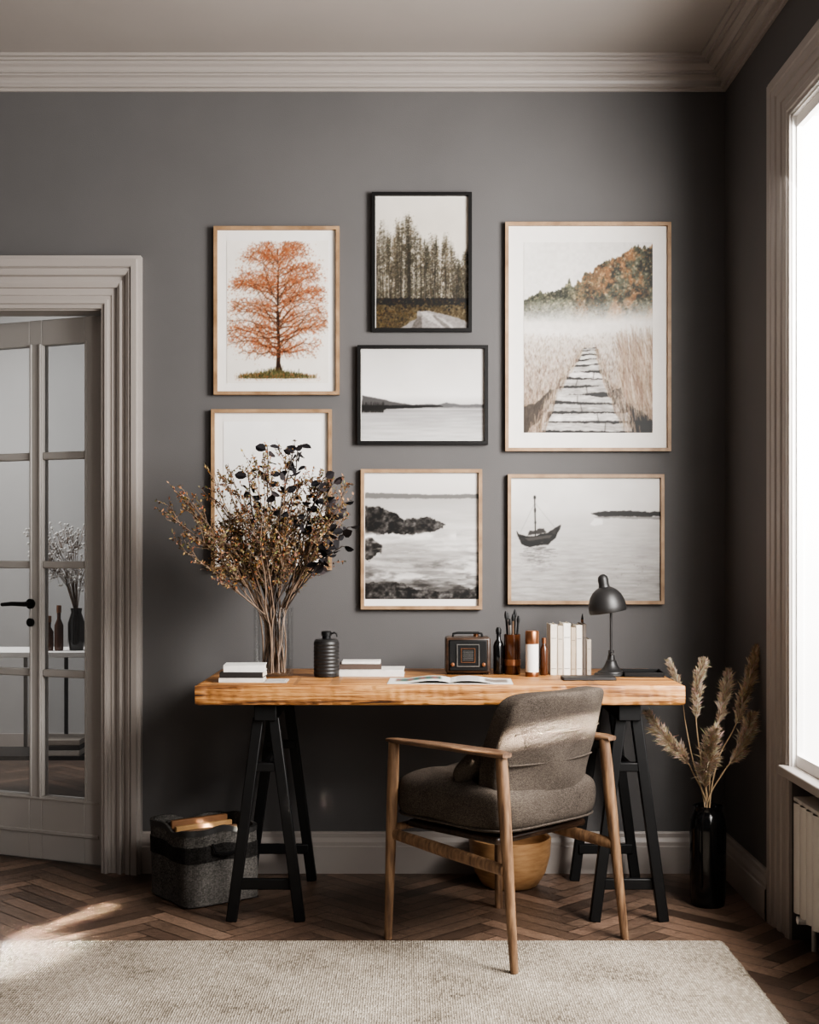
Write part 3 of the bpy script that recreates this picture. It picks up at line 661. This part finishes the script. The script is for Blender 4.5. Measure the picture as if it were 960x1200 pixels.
# ------------------------------------------------------------------ glass vase + bouquet
VXc, VYc = -.452, -.40
tag(MB().lathe([(0,.0),(.060,.0),(.0645,.004),(.066,.012),(.066,.228),(.0655,.230),(.063,.228),(.063,.014),(.060,.011),(0,.011)], seg=48).build('glass_vase', M['vaseglass'], loc=(VXc,VYc,ZT)), 'clear cylindrical glass vase holding the dried bouquet', 'vase')
rr = random.Random(42)
dry = [(132,108,80),(112,91,68),(154,128,94),(90,74,59),(166,138,102),(78,64,53),(120,103,80),(156,108,66),(102,91,71),(140,100,64)]
dark = [(34,32,34),(44,41,43),(27,26,29),(54,48,49)]
def branch(tgt, kind, k):
    b_a = rr.uniform(0,6.28); b_r = .046*math.sqrt(rr.random())
    base_ = Vector((b_r*math.cos(b_a), b_r*math.sin(b_a), .014))
    neck = Vector((tgt.x*.10+rr.uniform(-.022,.022), tgt.y*.08+rr.uniform(-.022,.022), .20+rr.uniform(-.03,.03)))
    mid = Vector((tgt.x*.42+rr.uniform(-.02,.02), tgt.y*.42+rr.uniform(-.02,.02), .20+(tgt.z-.20)*.5))
    ph_ = rr.uniform(0,6); am = rr.uniform(.004,.010)
    def pos(t):
        if t < .25: s = t/.25; return base_.lerp(neck,s)+Vector((math.sin(s*3.1416)*am,0,0))
        s = (t-.25)/.75; q = neck*(1-s)**2+mid*2*s*(1-s)+tgt*s*s
        return q+Vector((math.sin(ph_+s*9)-math.sin(ph_),math.cos(ph_*2+s*8)-math.cos(ph_*2),0))*am*min(1,s*2)
    if kind == 'dry': o = thing('dried_branch', 'brown dried leafy branch fanning out of the glass vase', 'branch', (VXc,VYc,ZT), 0, 'dried branches in the glass vase')
    else: o = thing('dark_leaf_branch', 'dark leaved branch rising from the bouquet in the glass vase', 'branch', (VXc,VYc,ZT), 0, 'dark leaved branches in the glass vase')
    st = MB(); lf = MB(); pts = [pos(i/18) for i in range(19)]
    st.tube(pts, [.0034*(1-(.70 if kind == 'dry' else .45)*i/18) for i in range(19)], 5)
    def leaves(p, e, dr, n, sc=1.0):
        for w_ in range(n):
            s = rr.uniform(.15,1.08); b = p.lerp(e,s); ld = (dr*.6+Vector((rr.uniform(-1,1),rr.uniform(-1,1),rr.uniform(-1,1)))).normalized()
            sd = ld.cross(Vector((rr.uniform(-1,1),rr.uniform(-1,1),rr.uniform(-1,1)))).normalized()
            lf.col = tuple(v*rr.uniform(.7,1.2) for v in lin(rr.choice(dry))); lf.leaf(b,ld,sd,rr.uniform(.007,.015)*sc,rr.uniform(.002,.0042)*sc)
    if kind == 'dry':
        for q in range(9):   # side branches, each forking into twigs
            t = rr.uniform(.40,.95); p = pos(t); ax = (pos(min(1,t+.03))-pos(t-.03)).normalized()
            dr = (ax*1.2+Vector((rr.uniform(-1,1),rr.uniform(-1,1),rr.uniform(-.2,.6)))*.8).normalized(); ln = rr.uniform(.05,.13)*(1.25-t*.6); e = p+dr*ln
            st.tube([p,p.lerp(e,.5)+Vector((0,0,.005)),e],[.0017,.0013,.0008],4)
            for f_ in range(4):
                s = .3+.7*f_/3; b = p.lerp(e,s); d2 = (dr+Vector((rr.uniform(-1,1),rr.uniform(-1,1),rr.uniform(-.6,.8)))*.9).normalized(); e2 = b+d2*rr.uniform(.02,.05)
                st.tube([b,e2],[.0010,.0006],3); leaves(b,e2,d2,8)
            leaves(p.lerp(e,.3),e,dr,5)
        leaves(pos(.75),pos(1.0),(pos(1)-pos(.9)).normalized(),12)
    else:
        for q in range(14):
            t = .70+.30*q/13; p = pos(t); ang = q*2.4+rr.uniform(-.4,.4); ld = Vector((math.cos(ang),math.sin(ang)*.7,rr.uniform(-.3,.8))).normalized()
            e = p+ld*.007; st.tube([p,e],.0013,4); l = rr.uniform(.026,.044); wv = l*rr.uniform(.32,.46)
            sd = ld.cross(Vector((rr.uniform(-1,1),rr.uniform(-1,1),rr.uniform(-1,1)))).normalized(); nn = ld.cross(sd)
            lf.col = lin(rr.choice(dark))
            prof = [(0,0),(.18,.7),(.45,1),(.75,.75),(1,0)]
            vs = [e+ld*l*a for a,_ in prof]+[e+ld*l*a+sd*wv*b+nn*wv*.35*b for a,b in prof[1:4]]+[e+ld*l*a-sd*wv*b+nn*wv*.35*b for a,b in prof[1:4]]
            lf.add(vs,[(0,1,5),(1,2,6,5),(2,3,7,6),(3,4,7),(0,8,1),(1,8,9,2),(2,9,10,3),(3,10,4)])
    st.build('stem', M['twig' if kind == 'dry' else 'twig_dark'], o); lf.build('foliage', M['leaf'], o, smooth=False, recalc=False)
NB = 40
for k in range(NB):
    f = (k*0.618034)%1; a = -32+62*f+rr.uniform(-2,2)
    Rmax = .575+.12*math.cos(R(a*2.1)); rad = Rmax*(rr.uniform(.86,1.0) if k%3 else rr.uniform(.60,.80))
    if k%5 == 0: a *= 1.16; rad = rr.uniform(.46,.54)
    x = math.sin(R(a))*rad; z = .04+math.cos(R(a))*rad; y = rr.uniform(-.20,.15)*(1-.5*abs(x)/.33)
    branch(Vector((x-.008,y,z)),'dry',k)
for (px,py,y) in ((306,522,-.45),(337,528,-.50),(354,522,-.38),(374,560,-.48),(394,568,-.45),(406,590,-.48),(408,618,-.48),(400,640,-.5),(284,554,-.5)):
    x,_,z = at(px,py,y); branch(Vector((x-VXc,y-VYc,z-ZT)),'dark',0)

# ------------------------------------------------------------------ desk objects
cn = thing('canister', 'black ribbed canister with a small cap between vase and flat books', 'canister', (-.276,-.40,ZT))
pr = [(0,0),(.038,0),(.041,.003)]
for k in range(9): z = .008+k*.012; pr += [(.041,z),(.0425,z+.003),(.0425,z+.007),(.041,z+.010)]
pr += [(.041,.118),(.036,.124),(.018,.126),(0,.126)]
MB().lathe(pr, seg=40).build('body', M['blackmatte'], cn)
MB().lathe([(.014,.124),(.014,.136),(.017,.137),(.017,.148),(.014,.151),(0,.151)]).build('cap', M['black'], cn)
MB().tube([(.015,0,.142),(.026,0,.146),(.034,0,.142),(.036,0,.132)],[.003]*4,8).build('handle', M['black'], cn)

rd = thing('radio', 'small vintage brown wooden box radio with a square framed black front', 'radio', (.197,-.30,ZT))
MB().box(-.076,.076,-.045,.05,.006,.126).build('case', M['darkwood'], rd, bevel=.008, seg=3)
MB().box(-.064,.064,-.050,-.044,.014,.118).build('front_panel', M['black'], rd, bevel=.004)
def sqframe(a, w_, d0, d1, cz=.066):
    m = MB(); m.box(-a,a,d0,d1,cz-a,cz-a+w_).box(-a,a,d0,d1,cz+a-w_,cz+a).box(-a,-a+w_,d0,d1,cz-a+w_,cz+a-w_).box(a-w_,a,d0,d1,cz-a+w_,cz+a-w_); return m
sqframe(.038,.003,-.054,-.05).build('dial_frame', M['metal'], rd)
sqframe(.024,.002,-.053,-.05).build('dial_frame', M['copper'], rd)
m = MB()
for k in range(7): m.box(-.018,.018,-.0525,-.05,.050+k*.005,.0515+k*.005)
m.build('grille', M['metal'], rd)
for sx in (-.052,.052): MB().lathe([(0,0),(.006,0),(.006,.008),(0,.009)],T=Matrix.Translation((sx,-.05,.036))@Matrix.Rotation(R(90),4,'X')).build('knob', M['copper'], rd)
MB().tube([(-.05,0,.124),(-.048,0,.136),(-.035,0,.139),(.035,0,.139),(.048,0,.136),(.05,0,.124)],.004,8).build('carry_handle', M['black'], rd)
for sx in (-.06,.06): MB().box(sx-.01,sx+.01,-.03,.04,0,.007).build('foot', M['black'], rd)
MB().lathe([(0,.125),(.009,.125),(.009,.134),(0,.135)],c=(.03,.02,0)).build('button', M['copper'], rd)

bt = thing('bottle', 'slim black glass bottle between the radio and the pen holder', 'bottle', (.302,-.31,ZT))
MB().lathe([(0,0),(.016,0),(.018,.003),(.018,.095),(.014,.108),(.007,.118),(.007,.135),(.009,.136),(.009,.14),(0,.14)]).build('body', M['blackgloss'], bt)
MB().lathe([(.0085,.136),(.0095,.15),(.006,.158),(0,.159)]).build('stopper', M['black'], bt)
ph = thing('pen_holder', 'dark pen holder with a copper band, full of pens', 'pen holder', (.348,-.31,ZT))
MB().lathe([(0,0),(.026,0),(.028,.003),(.028,.135),(.0255,.135),(.0255,.006),(0,.006)]).build('cup', M['amber'], ph)
MB().lathe([(.0283,.03),(.0292,.031),(.0292,.05),(.0283,.051)]).build('band', M['copper'], ph)
for k, (dx, dy, ln, c, lb) in enumerate(((-.020,0,.205,'black','black pen leaning left in the pen holder'),(.004,.008,.195,'oak','wooden pencil standing upright in the pen holder'),(.020,-.004,.19,'black','black pen leaning right in the pen holder'),(-.008,-.012,.18,'metal','short silver pen in the pen holder'),(.010,.012,.21,'blackmatte','tallest charcoal marker at the back of the pen holder'),(-.014,.012,.2,'darkwood','dark brown brush handle standing in the pen holder'))):
    o = thing('pen', lb, 'pen', (.348+dx*.4,-.31+dy*.5,ZT+.008), 0, 'pens in the pen holder')
    MB().tube([(0,0,0),(dx*.6,dy*.5,ln*.88)],.0036,8).build('barrel', M[c], o)
    MB().tube([(dx*.6,dy*.5,ln*.88),(dx*.64,dy*.53,ln*.93),(dx*.68,dy*.57,ln)],[.0050,.0062,.003],8).build('tip', M['black'], o)
cj = thing('candle_jar', 'slim white candle jar with copper top and bottom bands', 'candle', (.408,-.39,ZT))
MB().lathe([(0,0),(.020,0),(.0215,.003),(.0215,.125),(.018,.128),(0,.128)]).build('jar', M['white'], cj)
MB().lathe([(.0217,0),(.0222,.001),(.0222,.014),(.0217,.015)]).build('base_band', M['copper'], cj)
MB().lathe([(.0223,.108),(.0228,.109),(.0228,.148),(.020,.152),(0,.152)]).build('lid', M['copper'], cj)
vb = thing('bottle', 'slim amber bottle between the candle jar and the upright books', 'bottle', (.452,-.35,ZT))
MB().lathe([(0,0),(.012,0),(.0135,.002),(.0135,.088),(.008,.1),(.006,.104),(.006,.118),(0,.119)]).build('body', M['amber'], vb)
MB().lathe([(.0075,.106),(.0075,.125),(0,.126)]).build('cap', M['copper'], vb)
xb = .474
for t, h, c, lb in ((.022,.170,(216,206,192),'cream book, first in the upright row beside the amber bottle'),(.018,.166,(194,182,166),'beige book, second in the upright row from the amber bottle'),(.024,.174,(228,222,212),'widest off white book in the upright row'),(.016,.160,(172,156,136),'tan book in the middle of the upright row'),(.020,.168,(214,206,195),'ivory book in the upright row next to the dark slim one'),(.012,.172,(80,71,64),'slim dark brown book in the upright row'),(.015,.120,(158,148,136),'short grey book at the lamp end of the upright row')):
    book(lb, (xb+t/2,-.35,ZT), .125,h,t,0,c,'upright books beside the desk lamp',True); xb += t+.0016
pn = thing('pencil', 'wooden pencil leaning behind the upright books near the lamp', 'pencil', (.598,-.215,ZT))
MB().tube([(0,0,.004),(-.0,.0,.18)],.0045,6).build('barrel', M['copper'], pn); MB().tube([(0,0,.18),(0.001,0,.2)],[.0045,.001],6).build('tip', M['black'], pn)

lp = thing('desk_lamp', 'black metal desk lamp with a domed shade and flared foot', 'lamp', (.676,-.36,ZT))
MB().lathe([(0,0),(.056,0),(.057,.004),(.054,.008),(.046,.010),(.044,.014),(.034,.018),(.024,.030),(.017,.046),(.017,.050),(.013,.052),(.011,.068),(0,.069)], seg=40).build('base', M['blackmatte'], lp)
MB().tube([(0,0,.06),(0,0,.232)],.0045,12).build('pole', M['blackmatte'], lp)
MB().lathe([(0,.066),(.009,.068),(.009,.084),(0,.086)]).build('collar', M['blackmatte'], lp)
MB().tube([(0,.02,.074),(0,-.03,.074)],.005,10).build('switch_knob', M['blackmatte'], lp)
T_ = Matrix.Translation((-.010,0,.212))@Matrix.Rotation(R(-9),4,'Y')
MB().lathe([(.061,0),(.063,.004),(.063,.018),(.060,.036),(.053,.055),(.042,.070),(.029,.080),(.019,.085),(.017,.094),(.018,.110),(.015,.121),(.007,.128),(0,.129),(0,.080),(.028,.072),(.044,.058),(.054,.038),(.060,.016),(.060,.004),(.061,0)], seg=40, T=T_).build('lamp_shade', M['blackmatte'], lp)
MB().lathe([(0,.02),(.014,.022),(.02,.035),(.018,.05),(.01,.062),(0,.063)],T=T_).build('bulb', M['white'], lp)
MB().tube([(0,.0,.232),(-.01,0,.25),(-.016,0,.27)],.007,10).build('joint', M['blackmatte'], lp)
tag(MB().box(-.085,.085,-.045,.045,0,.010).build('notebook', covermat((28,26,26)), loc=(.58,-.50,ZT), bevel=.002), 'closed black notebook in front of the upright books', 'notebook')
ty = thing('tray', 'low black desk tray at the end of the desk beyond the lamp', 'tray', (.780,-.36,ZT), R(-4))
m = MB(); m.box(-.065,.065,-.07,.07,0,.004).box(-.065,.065,-.07,-.066,.004,.016).box(-.065,.065,.066,.07,.004,.016).box(-.065,-.061,-.066,.066,.004,.016).box(.061,.065,-.066,.066,.004,.016); m.build('body', M['black'], ty, bevel=.001)

# ------------------------------------------------------------------ chair
ch = thing('armchair', 'low wooden armchair with grey brown upholstery pulled up at the desk', 'chair', (.286,-.825,0), R(44))
def leg(x, y, rear):
    z0 = .0095 if (rear and x < 0) else 0.0
    sx = 1 if x > 0 else -1
    n = 8; pts = []; rad = []
    for i in range(n+1):
        t = i/n
        if rear: px_, py_ = x-sx*.004+(.034 if x > 0 else -.004)*(1-t), y-.010+.052*t
        else: px_, py_ = x+sx*.012*(1-t), y+.014*(1-t)
        pts.append((px_, py_, z0+(.60-z0)*t)); rad.append(.0140+.008*min(1,t*1.25)-(.003*max(0,t-.8)/.2))
    MB().tube(pts, rad, 14, .85).build('leg', M['oak'], ch)
for x in (-.235,.235):
    leg(x,-.235,True); leg(x,.235,False)
for sx in (-1,1):
    m = MB(); rows = []
    for i in range(17):
        t = i/16; y = .260-.480*t; wd = .014+.010*math.sin(math.pi*min(1,t*1.05))**.7+.010*t; z = .596+.003*math.sin(math.pi*t)+.006*t; th = .0070+.003*t
        if i in (0,16): wd *= .8; th *= .7
        xx = sx*(.236+.004*math.sin(math.pi*t)); rows.append([(xx+wd*abs(math.cos(a*math.pi/8))**.5*(1 if math.cos(a*math.pi/8)>=0 else -1), y, z+th*abs(math.sin(a*math.pi/8))**.6*(1 if math.sin(a*math.pi/8)>=0 else -1)) for a in range(16)])
    m.grid(rows, cv=True, cap=True).build('armrest', M['oak_dark'], ch, angle=60)
    MB().tube([(sx*.240,.24,.318),(sx*.240,0,.300),(sx*.242,-.215,.285)],[.012,.014,.012],12,1.4).build('stretcher', M['oak'], ch)
MB().tube([(-.235,.235,.335),(.235,.235,.335)],.012,12).build('stretcher', M['oak'], ch)
MB().box(-.20,.20,-.15,.215,.336,.358).build('seat_frame', M['darkwood'], ch, bevel=.008)
def puff(q):
    k = (1-(q.x/.235)**2)*(1-(q.y/.235)**2)
    if q.z > 0: q.z += .012*max(0,k)+.005*math.sin(q.x*27+q.y*15)*math.sin(q.y*23-q.x*9)-.006*max(0,q.y/.22)**3
    else: q.z -= .003*max(0,k)
    bul = 1+.04*math.cos(q.z/.070*1.4)+.010*math.sin(q.x*34+q.y*31+q.z*20); q.x *= bul; q.y *= bul
    return q
seat = MB().pad(.474,.460,.146,(0,.036,.431),28,5.0,puff).build('seat', M['fabric'], ch, angle=80)
m = MB()
pts = []
for i in range(65):
    a = i/64*2*math.pi; c, s = math.cos(a), math.sin(a); l = (abs(c)**5+abs(s)**5)**(1/5); pts.append((c/l*.2400,.036+s/l*.2320,.380))
m.tube(pts,.0035,6)
m.build('piping', M['fabric'], seat)
def bend(q):
    t = (q.z+.18)/.36; q.y += .085*(q.x/.21)**2*.55; w_ = 1-.02*(1-t); q.x *= w_; q.y += -.100*t+.015*math.sin(math.pi*t)+.004*math.sin(q.x*22+q.z*30); return q
bk = MB().pad(.425,.092,.340,(0,-.145,.596),26,6.5,bend).build('backrest', M['fabric'], ch, angle=80)
m = MB()
for zz in (.055,-.035):
    t = (zz+.18)/.36
    m.tube([( .185*u, -.145-.046+.085*(.185*u/.21)**2*.55-.100*t+.015*math.sin(math.pi*t), .596+zz) for u in [i/10-1 for i in range(21)]],.003,6)
m.build('seam', M['fabric'], bk)
def sq(q): q.z *= 1-.15*(q.x/.18)**2; q.z += .007*math.sin(q.x*25+q.y*20); return q
T_ = Matrix.Translation((-.035,-.035,.540))@Matrix.Rotation(R(-40),4,'X')
tag(MB().pad(.38,.19,.085,(0,0,0),18,2.9,sq,T_).build('cushion', M['fabric'], loc=(.286,-.825,0), angle=80), 'grey brown lumbar cushion lying on the armchair seat', 'cushion').rotation_euler = (0,0,R(44))

# ------------------------------------------------------------------ rug
m = MB(); rg = random.Random(2)
m.box(-2.3,.925,-3.1,-.862,0.0,.009)
ru = m.build('rug', M['rug'], bevel=.004); tag(ru, 'beige woven rug on the parquet in front of the desk', 'rug')
m = MB()
for i in range(560):
    x = -2.3+3.225*i/560; m.bar((x,-.862,.005),(x+rg.uniform(-.003,.003),-.862+rg.uniform(.005,.012),.002),.0035,.003)
for i in range(380):
    y = -3.1+2.238*i/380; m.bar((.925,y,.005),(.925+rg.uniform(.004,.009),y+rg.uniform(-.003,.003),.002),.0035,.003,ref=(0,1,0))
m.build('fringe', M['rug'], ru)

# ------------------------------------------------------------------ basket with magazines
bs = thing('storage_basket', 'square grey woven basket with a dark band on the floor by the trestle', 'basket', (-.690,-.318,0), R(36))
s_ = .142; hb = .250; NS = 72
def ring(i, nz, r_, off=0):
    z = .006+(hb-.006)*i/nz; row = []
    for j in range(NS):
        a = 2*math.pi*j/NS; c, s = math.cos(a), math.sin(a); l = (abs(c)**9+abs(s)**9)**(1/9)
        k = r_+off+.004*math.sin(a*5+z*9)*z/hb+.003*math.sin(a*3+1)
        row.append((c/l*k, s/l*k, z+(.009*math.sin(a*3+.7)+.005*math.sin(a*7))*(i/nz)**2))
    return row
m = MB(); nz = 14
m.grid([ring(i,nz,s_) for i in range(nz+1)]+[ring(nz,nz,s_-.007)]+[ring(i,nz,s_-.007) for i in range(nz,-1,-1)], cv=True)
m.build('side_panel', M['felt'], bs, angle=70)
bd = MB(); bd.grid([ring(i,nz,s_,.0018) for i in (8,9,10,11)], cv=True); bd.build('band', M['band'], bs, recalc=False, angle=60)
m = MB(); m.grid([ring(nz-1.0,nz,s_,.002),ring(nz,nz,s_,.002),ring(nz,nz,s_-.008,-.001)], cv=True); m.build('rim', covermat((30,29,28)), bs, recalc=False)
MB().box(-s_+.012,s_-.012,-s_+.012,s_-.012,0,.008).build('bottom', M['black'], bs)
MB().tube([(-.05,-s_-.004,.205),(-.045,-s_-.018,.18),(0,-s_-.022,.17),(.045,-s_-.018,.18),(.05,-s_-.004,.205)],.005,6).build('handle', M['black'], bs)
c36, s36 = math.cos(R(36)), math.sin(R(36))
for k, (dy, h, c, lb) in enumerate(((-.060,.205,(136,98,60),'ochre magazine nearest the front of the basket'),(-.022,.222,(98,70,46),'brown magazine second in the basket'),(.014,.232,(160,124,80),'tan magazine third in the basket'),(.048,.246,(120,82,50),'rust coloured magazine fourth in the basket'),(.082,.240,(50,45,41),'dark magazine at the back of the basket'))):
    tag(MB().box(-.105,.105,-.008,.008,0,h).build('magazine', covermat(c), loc=(-.690-dy*s36,-.318+dy*c36,.010), bevel=.003), lb, 'magazine', 'magazines in the basket').rotation_euler = (0,0,R(36))

# light wooden bowl on the floor
tag(MB().lathe([(0,0),(.085,0),(.097,.006),(.124,.05),(.140,.11),(.143,.168),(.137,.170),(.131,.166),(.127,.11),(.10,.05),(0,.02)], seg=56).build('wooden_bowl', M['lightwood'], loc=(.350,-.185,0)), 'round golden wooden bowl on the floor behind the chair', 'bowl')

# ------------------------------------------------------------------ pampas vase
PX, PY = .982, -.44
tag(MB().lathe([(0,0),(.050,0),(.054,.004),(.057,.03),(.059,.12),(.059,.25),(.056,.28),(.050,.298),(.046,.306),(.046,.318),(.049,.326),(.046,.328),(.042,.318),(.042,.304),(.050,.28),(.053,.25),(.052,.04),(0,.02)], seg=48).build('floor_vase', M['blackgloss'], loc=(PX,PY,0)), 'tall straight sided glossy black floor vase in the corner by the window', 'vase')
rp_ = random.Random(12)
beige = [(196,178,156),(174,154,132),(210,194,174),(154,134,114),(186,164,138)]
def pampas(pts_px, t0, wdt, y1, lb, ns=1500):
    o = thing('pampas_stem', lb, 'dried grass', (PX,PY,.03), 0, 'pampas stems in the black floor vase')
    P0 = Vector((rp_.uniform(-.015,.015),rp_.uniform(-.015,.015),0)); P1 = Vector((P0.x*.6,P0.y*.6,.28))
    pts = [P0,P1]
    for i, (px,py) in enumerate(pts_px):
        y = PY+(y1-PY)*(i+1)/len(pts_px); x,_,z = at(px,py,y); pts.append(Vector((x-PX,y-PY,z-.03)))
    cp = [pts[0]]+pts+[pts[-1]]; sm = []
    for i in range(1,len(cp)-2):
        for k in range(8):
            t = k/8; a,b,c,d = cp[i-1],cp[i],cp[i+1],cp[i+2]
            sm.append(.5*((2*b)+(c-a)*t+(2*a-5*b+4*c-d)*t*t+(3*b-a-3*c+d)*t**3))
    sm.append(pts[-1]); n = len(sm)
    MB().tube(sm,[.0028-.0016*i/(n-1) for i in range(n)],6).build('stem', M['straw'], o)
    m = MB(); i0 = int(n*t0)
    nt = 150   # slim tufts pressed along the stem, feathering out unevenly
    for tq in range(nt):
        f = (tq+rp_.random())/nt; s = i0+f*(n-1-i0); i = min(n-2,int(s)); p = sm[i].lerp(sm[i+1],s-i); ax = (sm[i+1]-sm[i]).normalized()
        pr_ = math.sin(math.pi*min(1,f*.80+.16))**.8
        rd_ = Vector((rp_.gauss(0,1),rp_.gauss(0,1),rp_.gauss(0,1))); rd_ = (rd_-ax*rd_.dot(ax)).normalized()
        L_ = wdt*pr_*rp_.uniform(.55,1.45)+.010; td = (ax*1.5+rd_*.55).normalized(); base_c = lin(rp_.choice(beige)); kk = rp_.uniform(.72,1.12)
        for q in range(max(4,ns//nt)):
            g = rp_.random(); b0 = p+td*L_*g*.7
            jd = Vector((rp_.gauss(0,1),rp_.gauss(0,1),rp_.gauss(0,1)))*.26
            d1 = (td*1.0+rd_*.18+jd).normalized(); d2 = (d1+Vector((0,0,-.25))).normalized(); ln = L_*rp_.uniform(.25,.6)
            e1 = b0+d1*ln*.55; e2 = e1+d2*ln*.5; sd = d1.cross(Vector((.3,.9,.2))).normalized()*.0010
            m.col = tuple(v*kk*rp_.uniform(.82,1.12) for v in base_c)
            m.add([b0-sd,b0+sd,e1+sd,e1-sd,e2],[(0,1,2,3),(3,2,4)])
    m.build('plume', M['leaf'], o, smooth=False, recalc=False)
pampas([(812,905),(802,888),(782,868),(760,838)],.50,.046,-.50,'pampas stem drooping towards the desk, lowest plume on that side',2700)
pampas([(826,915),(828,900),(833,880),(838,858)],.32,.062,-.56,'fullest pampas plume standing in front above the vase',3300)
pampas([(842,890),(862,850),(876,804),(888,762)],.60,.044,-.46,'tallest pampas plume leaning towards the window',2600)
pampas([(820,880),(816,840),(818,804),(824,776)],.58,.036,-.40,'narrow upright pampas plume behind the fullest one',2200)
pampas([(848,905),(864,885),(874,862),(882,840)],.48,.046,-.52,'short pampas plume leaning right beneath the tallest',2400)
pampas([(812,890),(804,850),(798,812),(784,776)],.76,.022,-.30,'thin pampas stem with a small tuft curving over the desk end',900)
pampas([(834,880),(844,842),(850,814),(854,790)],.56,.036,-.36,'pampas plume at the back between the upright and the tallest',2200)

# ------------------------------------------------------------------ radiator
rt = thing('radiator', 'white ribbed radiator below the window sill', 'radiator', (1.178,-1.62,0))
m = MB(); rows = []
nn = 24*8
for i in range(nn+1):
    y = .72-1.44*i/nn; d = -.034-.022*abs(math.sin(math.pi*i/8))**.5; rows.append([(d,y,.11),(d,y,.43)])
m.grid(rows); m.box(-.032,.042,-.72,.72,.11,.43); m.build('panel', M['rad'], rt, angle=60)
MB().box(-.048,.045,-.725,.725,.43,.442).build('top_grille', M['rad'], rt, bevel=.002)
MB().tube([(0,.68,.112),(0,.68,0.0)],.008,10).build('pipe', M['rad'], rt); MB().tube([(0,-.68,.112),(0,-.68,0.0)],.008,10).build('pipe', M['rad'], rt)
MB().tube([(0,.68,.09),(-.05,.68,.09)],[.014,.012],14).build('valve', M['white'], rt)
for yy in (.5,-.5): MB().box(.0,.076,yy-.015,yy+.015,.2,.24).build('bracket', M['metal'], rt)

# ------------------------------------------------------------------ light
def area(name, loc, tgt, sx, sy, e, col=(1,1,1), spread=180):
    l = bpy.data.lights.new(name, 'AREA'); l.shape = 'RECTANGLE'; l.size = sx; l.size_y = sy; l.energy = e; l.color = col; l.spread = R(spread)
    o = bpy.data.objects.new(name, l); C.objects.link(o); o.location = loc
    o.rotation_euler = (Vector(tgt)-Vector(loc)).to_track_quat('-Z','Y').to_euler(); return o
area('daylight_window', (1.60,-1.95,1.95), (-.2,-.7,1.35), .85, .95, 158, (1,.965,.925))
area('daylight_window_near', (1.50,-1.15,1.6), (.6,-.9,1.0), .5, 1.8, 14, (1,.97,.94))
area('daylight_window_two', (1.55,-3.7,1.95), (-.4,-1.6,1.25), 1.1, 1.3, 70, (1,.965,.925))
area('next_room_daylight', (-2.6,1.4,2.3), (-1.4,1.6,.9), 1.0, 1.0, 50, (1,.985,.96))
area('sunbeam_chair', (1.9,-2.35,1.32), (.47,-1.03,.668), .55, .035, 2.0, (1,.88,.74), 1.3)
area('sunbeam_rug', (1.9,-2.2,2.1), (-1.15,-.96,0), .45, .12, 2.6, (1,.91,.80), 2.2)
area('sunbeam_floor', (1.9,-2.2,2.0), (-1.06,-.60,0), .36, .020, .8, (1,.88,.76), 1.0)
wd = bpy.data.worlds.new('World'); bpy.context.scene.world = wd; wd.use_nodes = True
wd.node_tree.nodes['Background'].inputs['Color'].default_value = (1,.98,.95,1); wd.node_tree.nodes['Background'].inputs['Strength'].default_value = 3.6
try: bpy.context.scene.view_settings.look = 'AgX - Medium High Contrast'
except Exception as ex: print('look', ex)

cam = bpy.data.cameras.new('camera'); co = bpy.data.objects.new('camera', cam); C.objects.link(co)
co.location = (0,-CAM_D,EYE); co.rotation_euler = (R(90),0,0)
cam.sensor_fit = 'AUTO'; cam.sensor_width = 36; cam.lens = F_PX/1200*36; cam.shift_y = (VY-600)/1200
cam.clip_start = .05
bpy.context.scene.camera = co
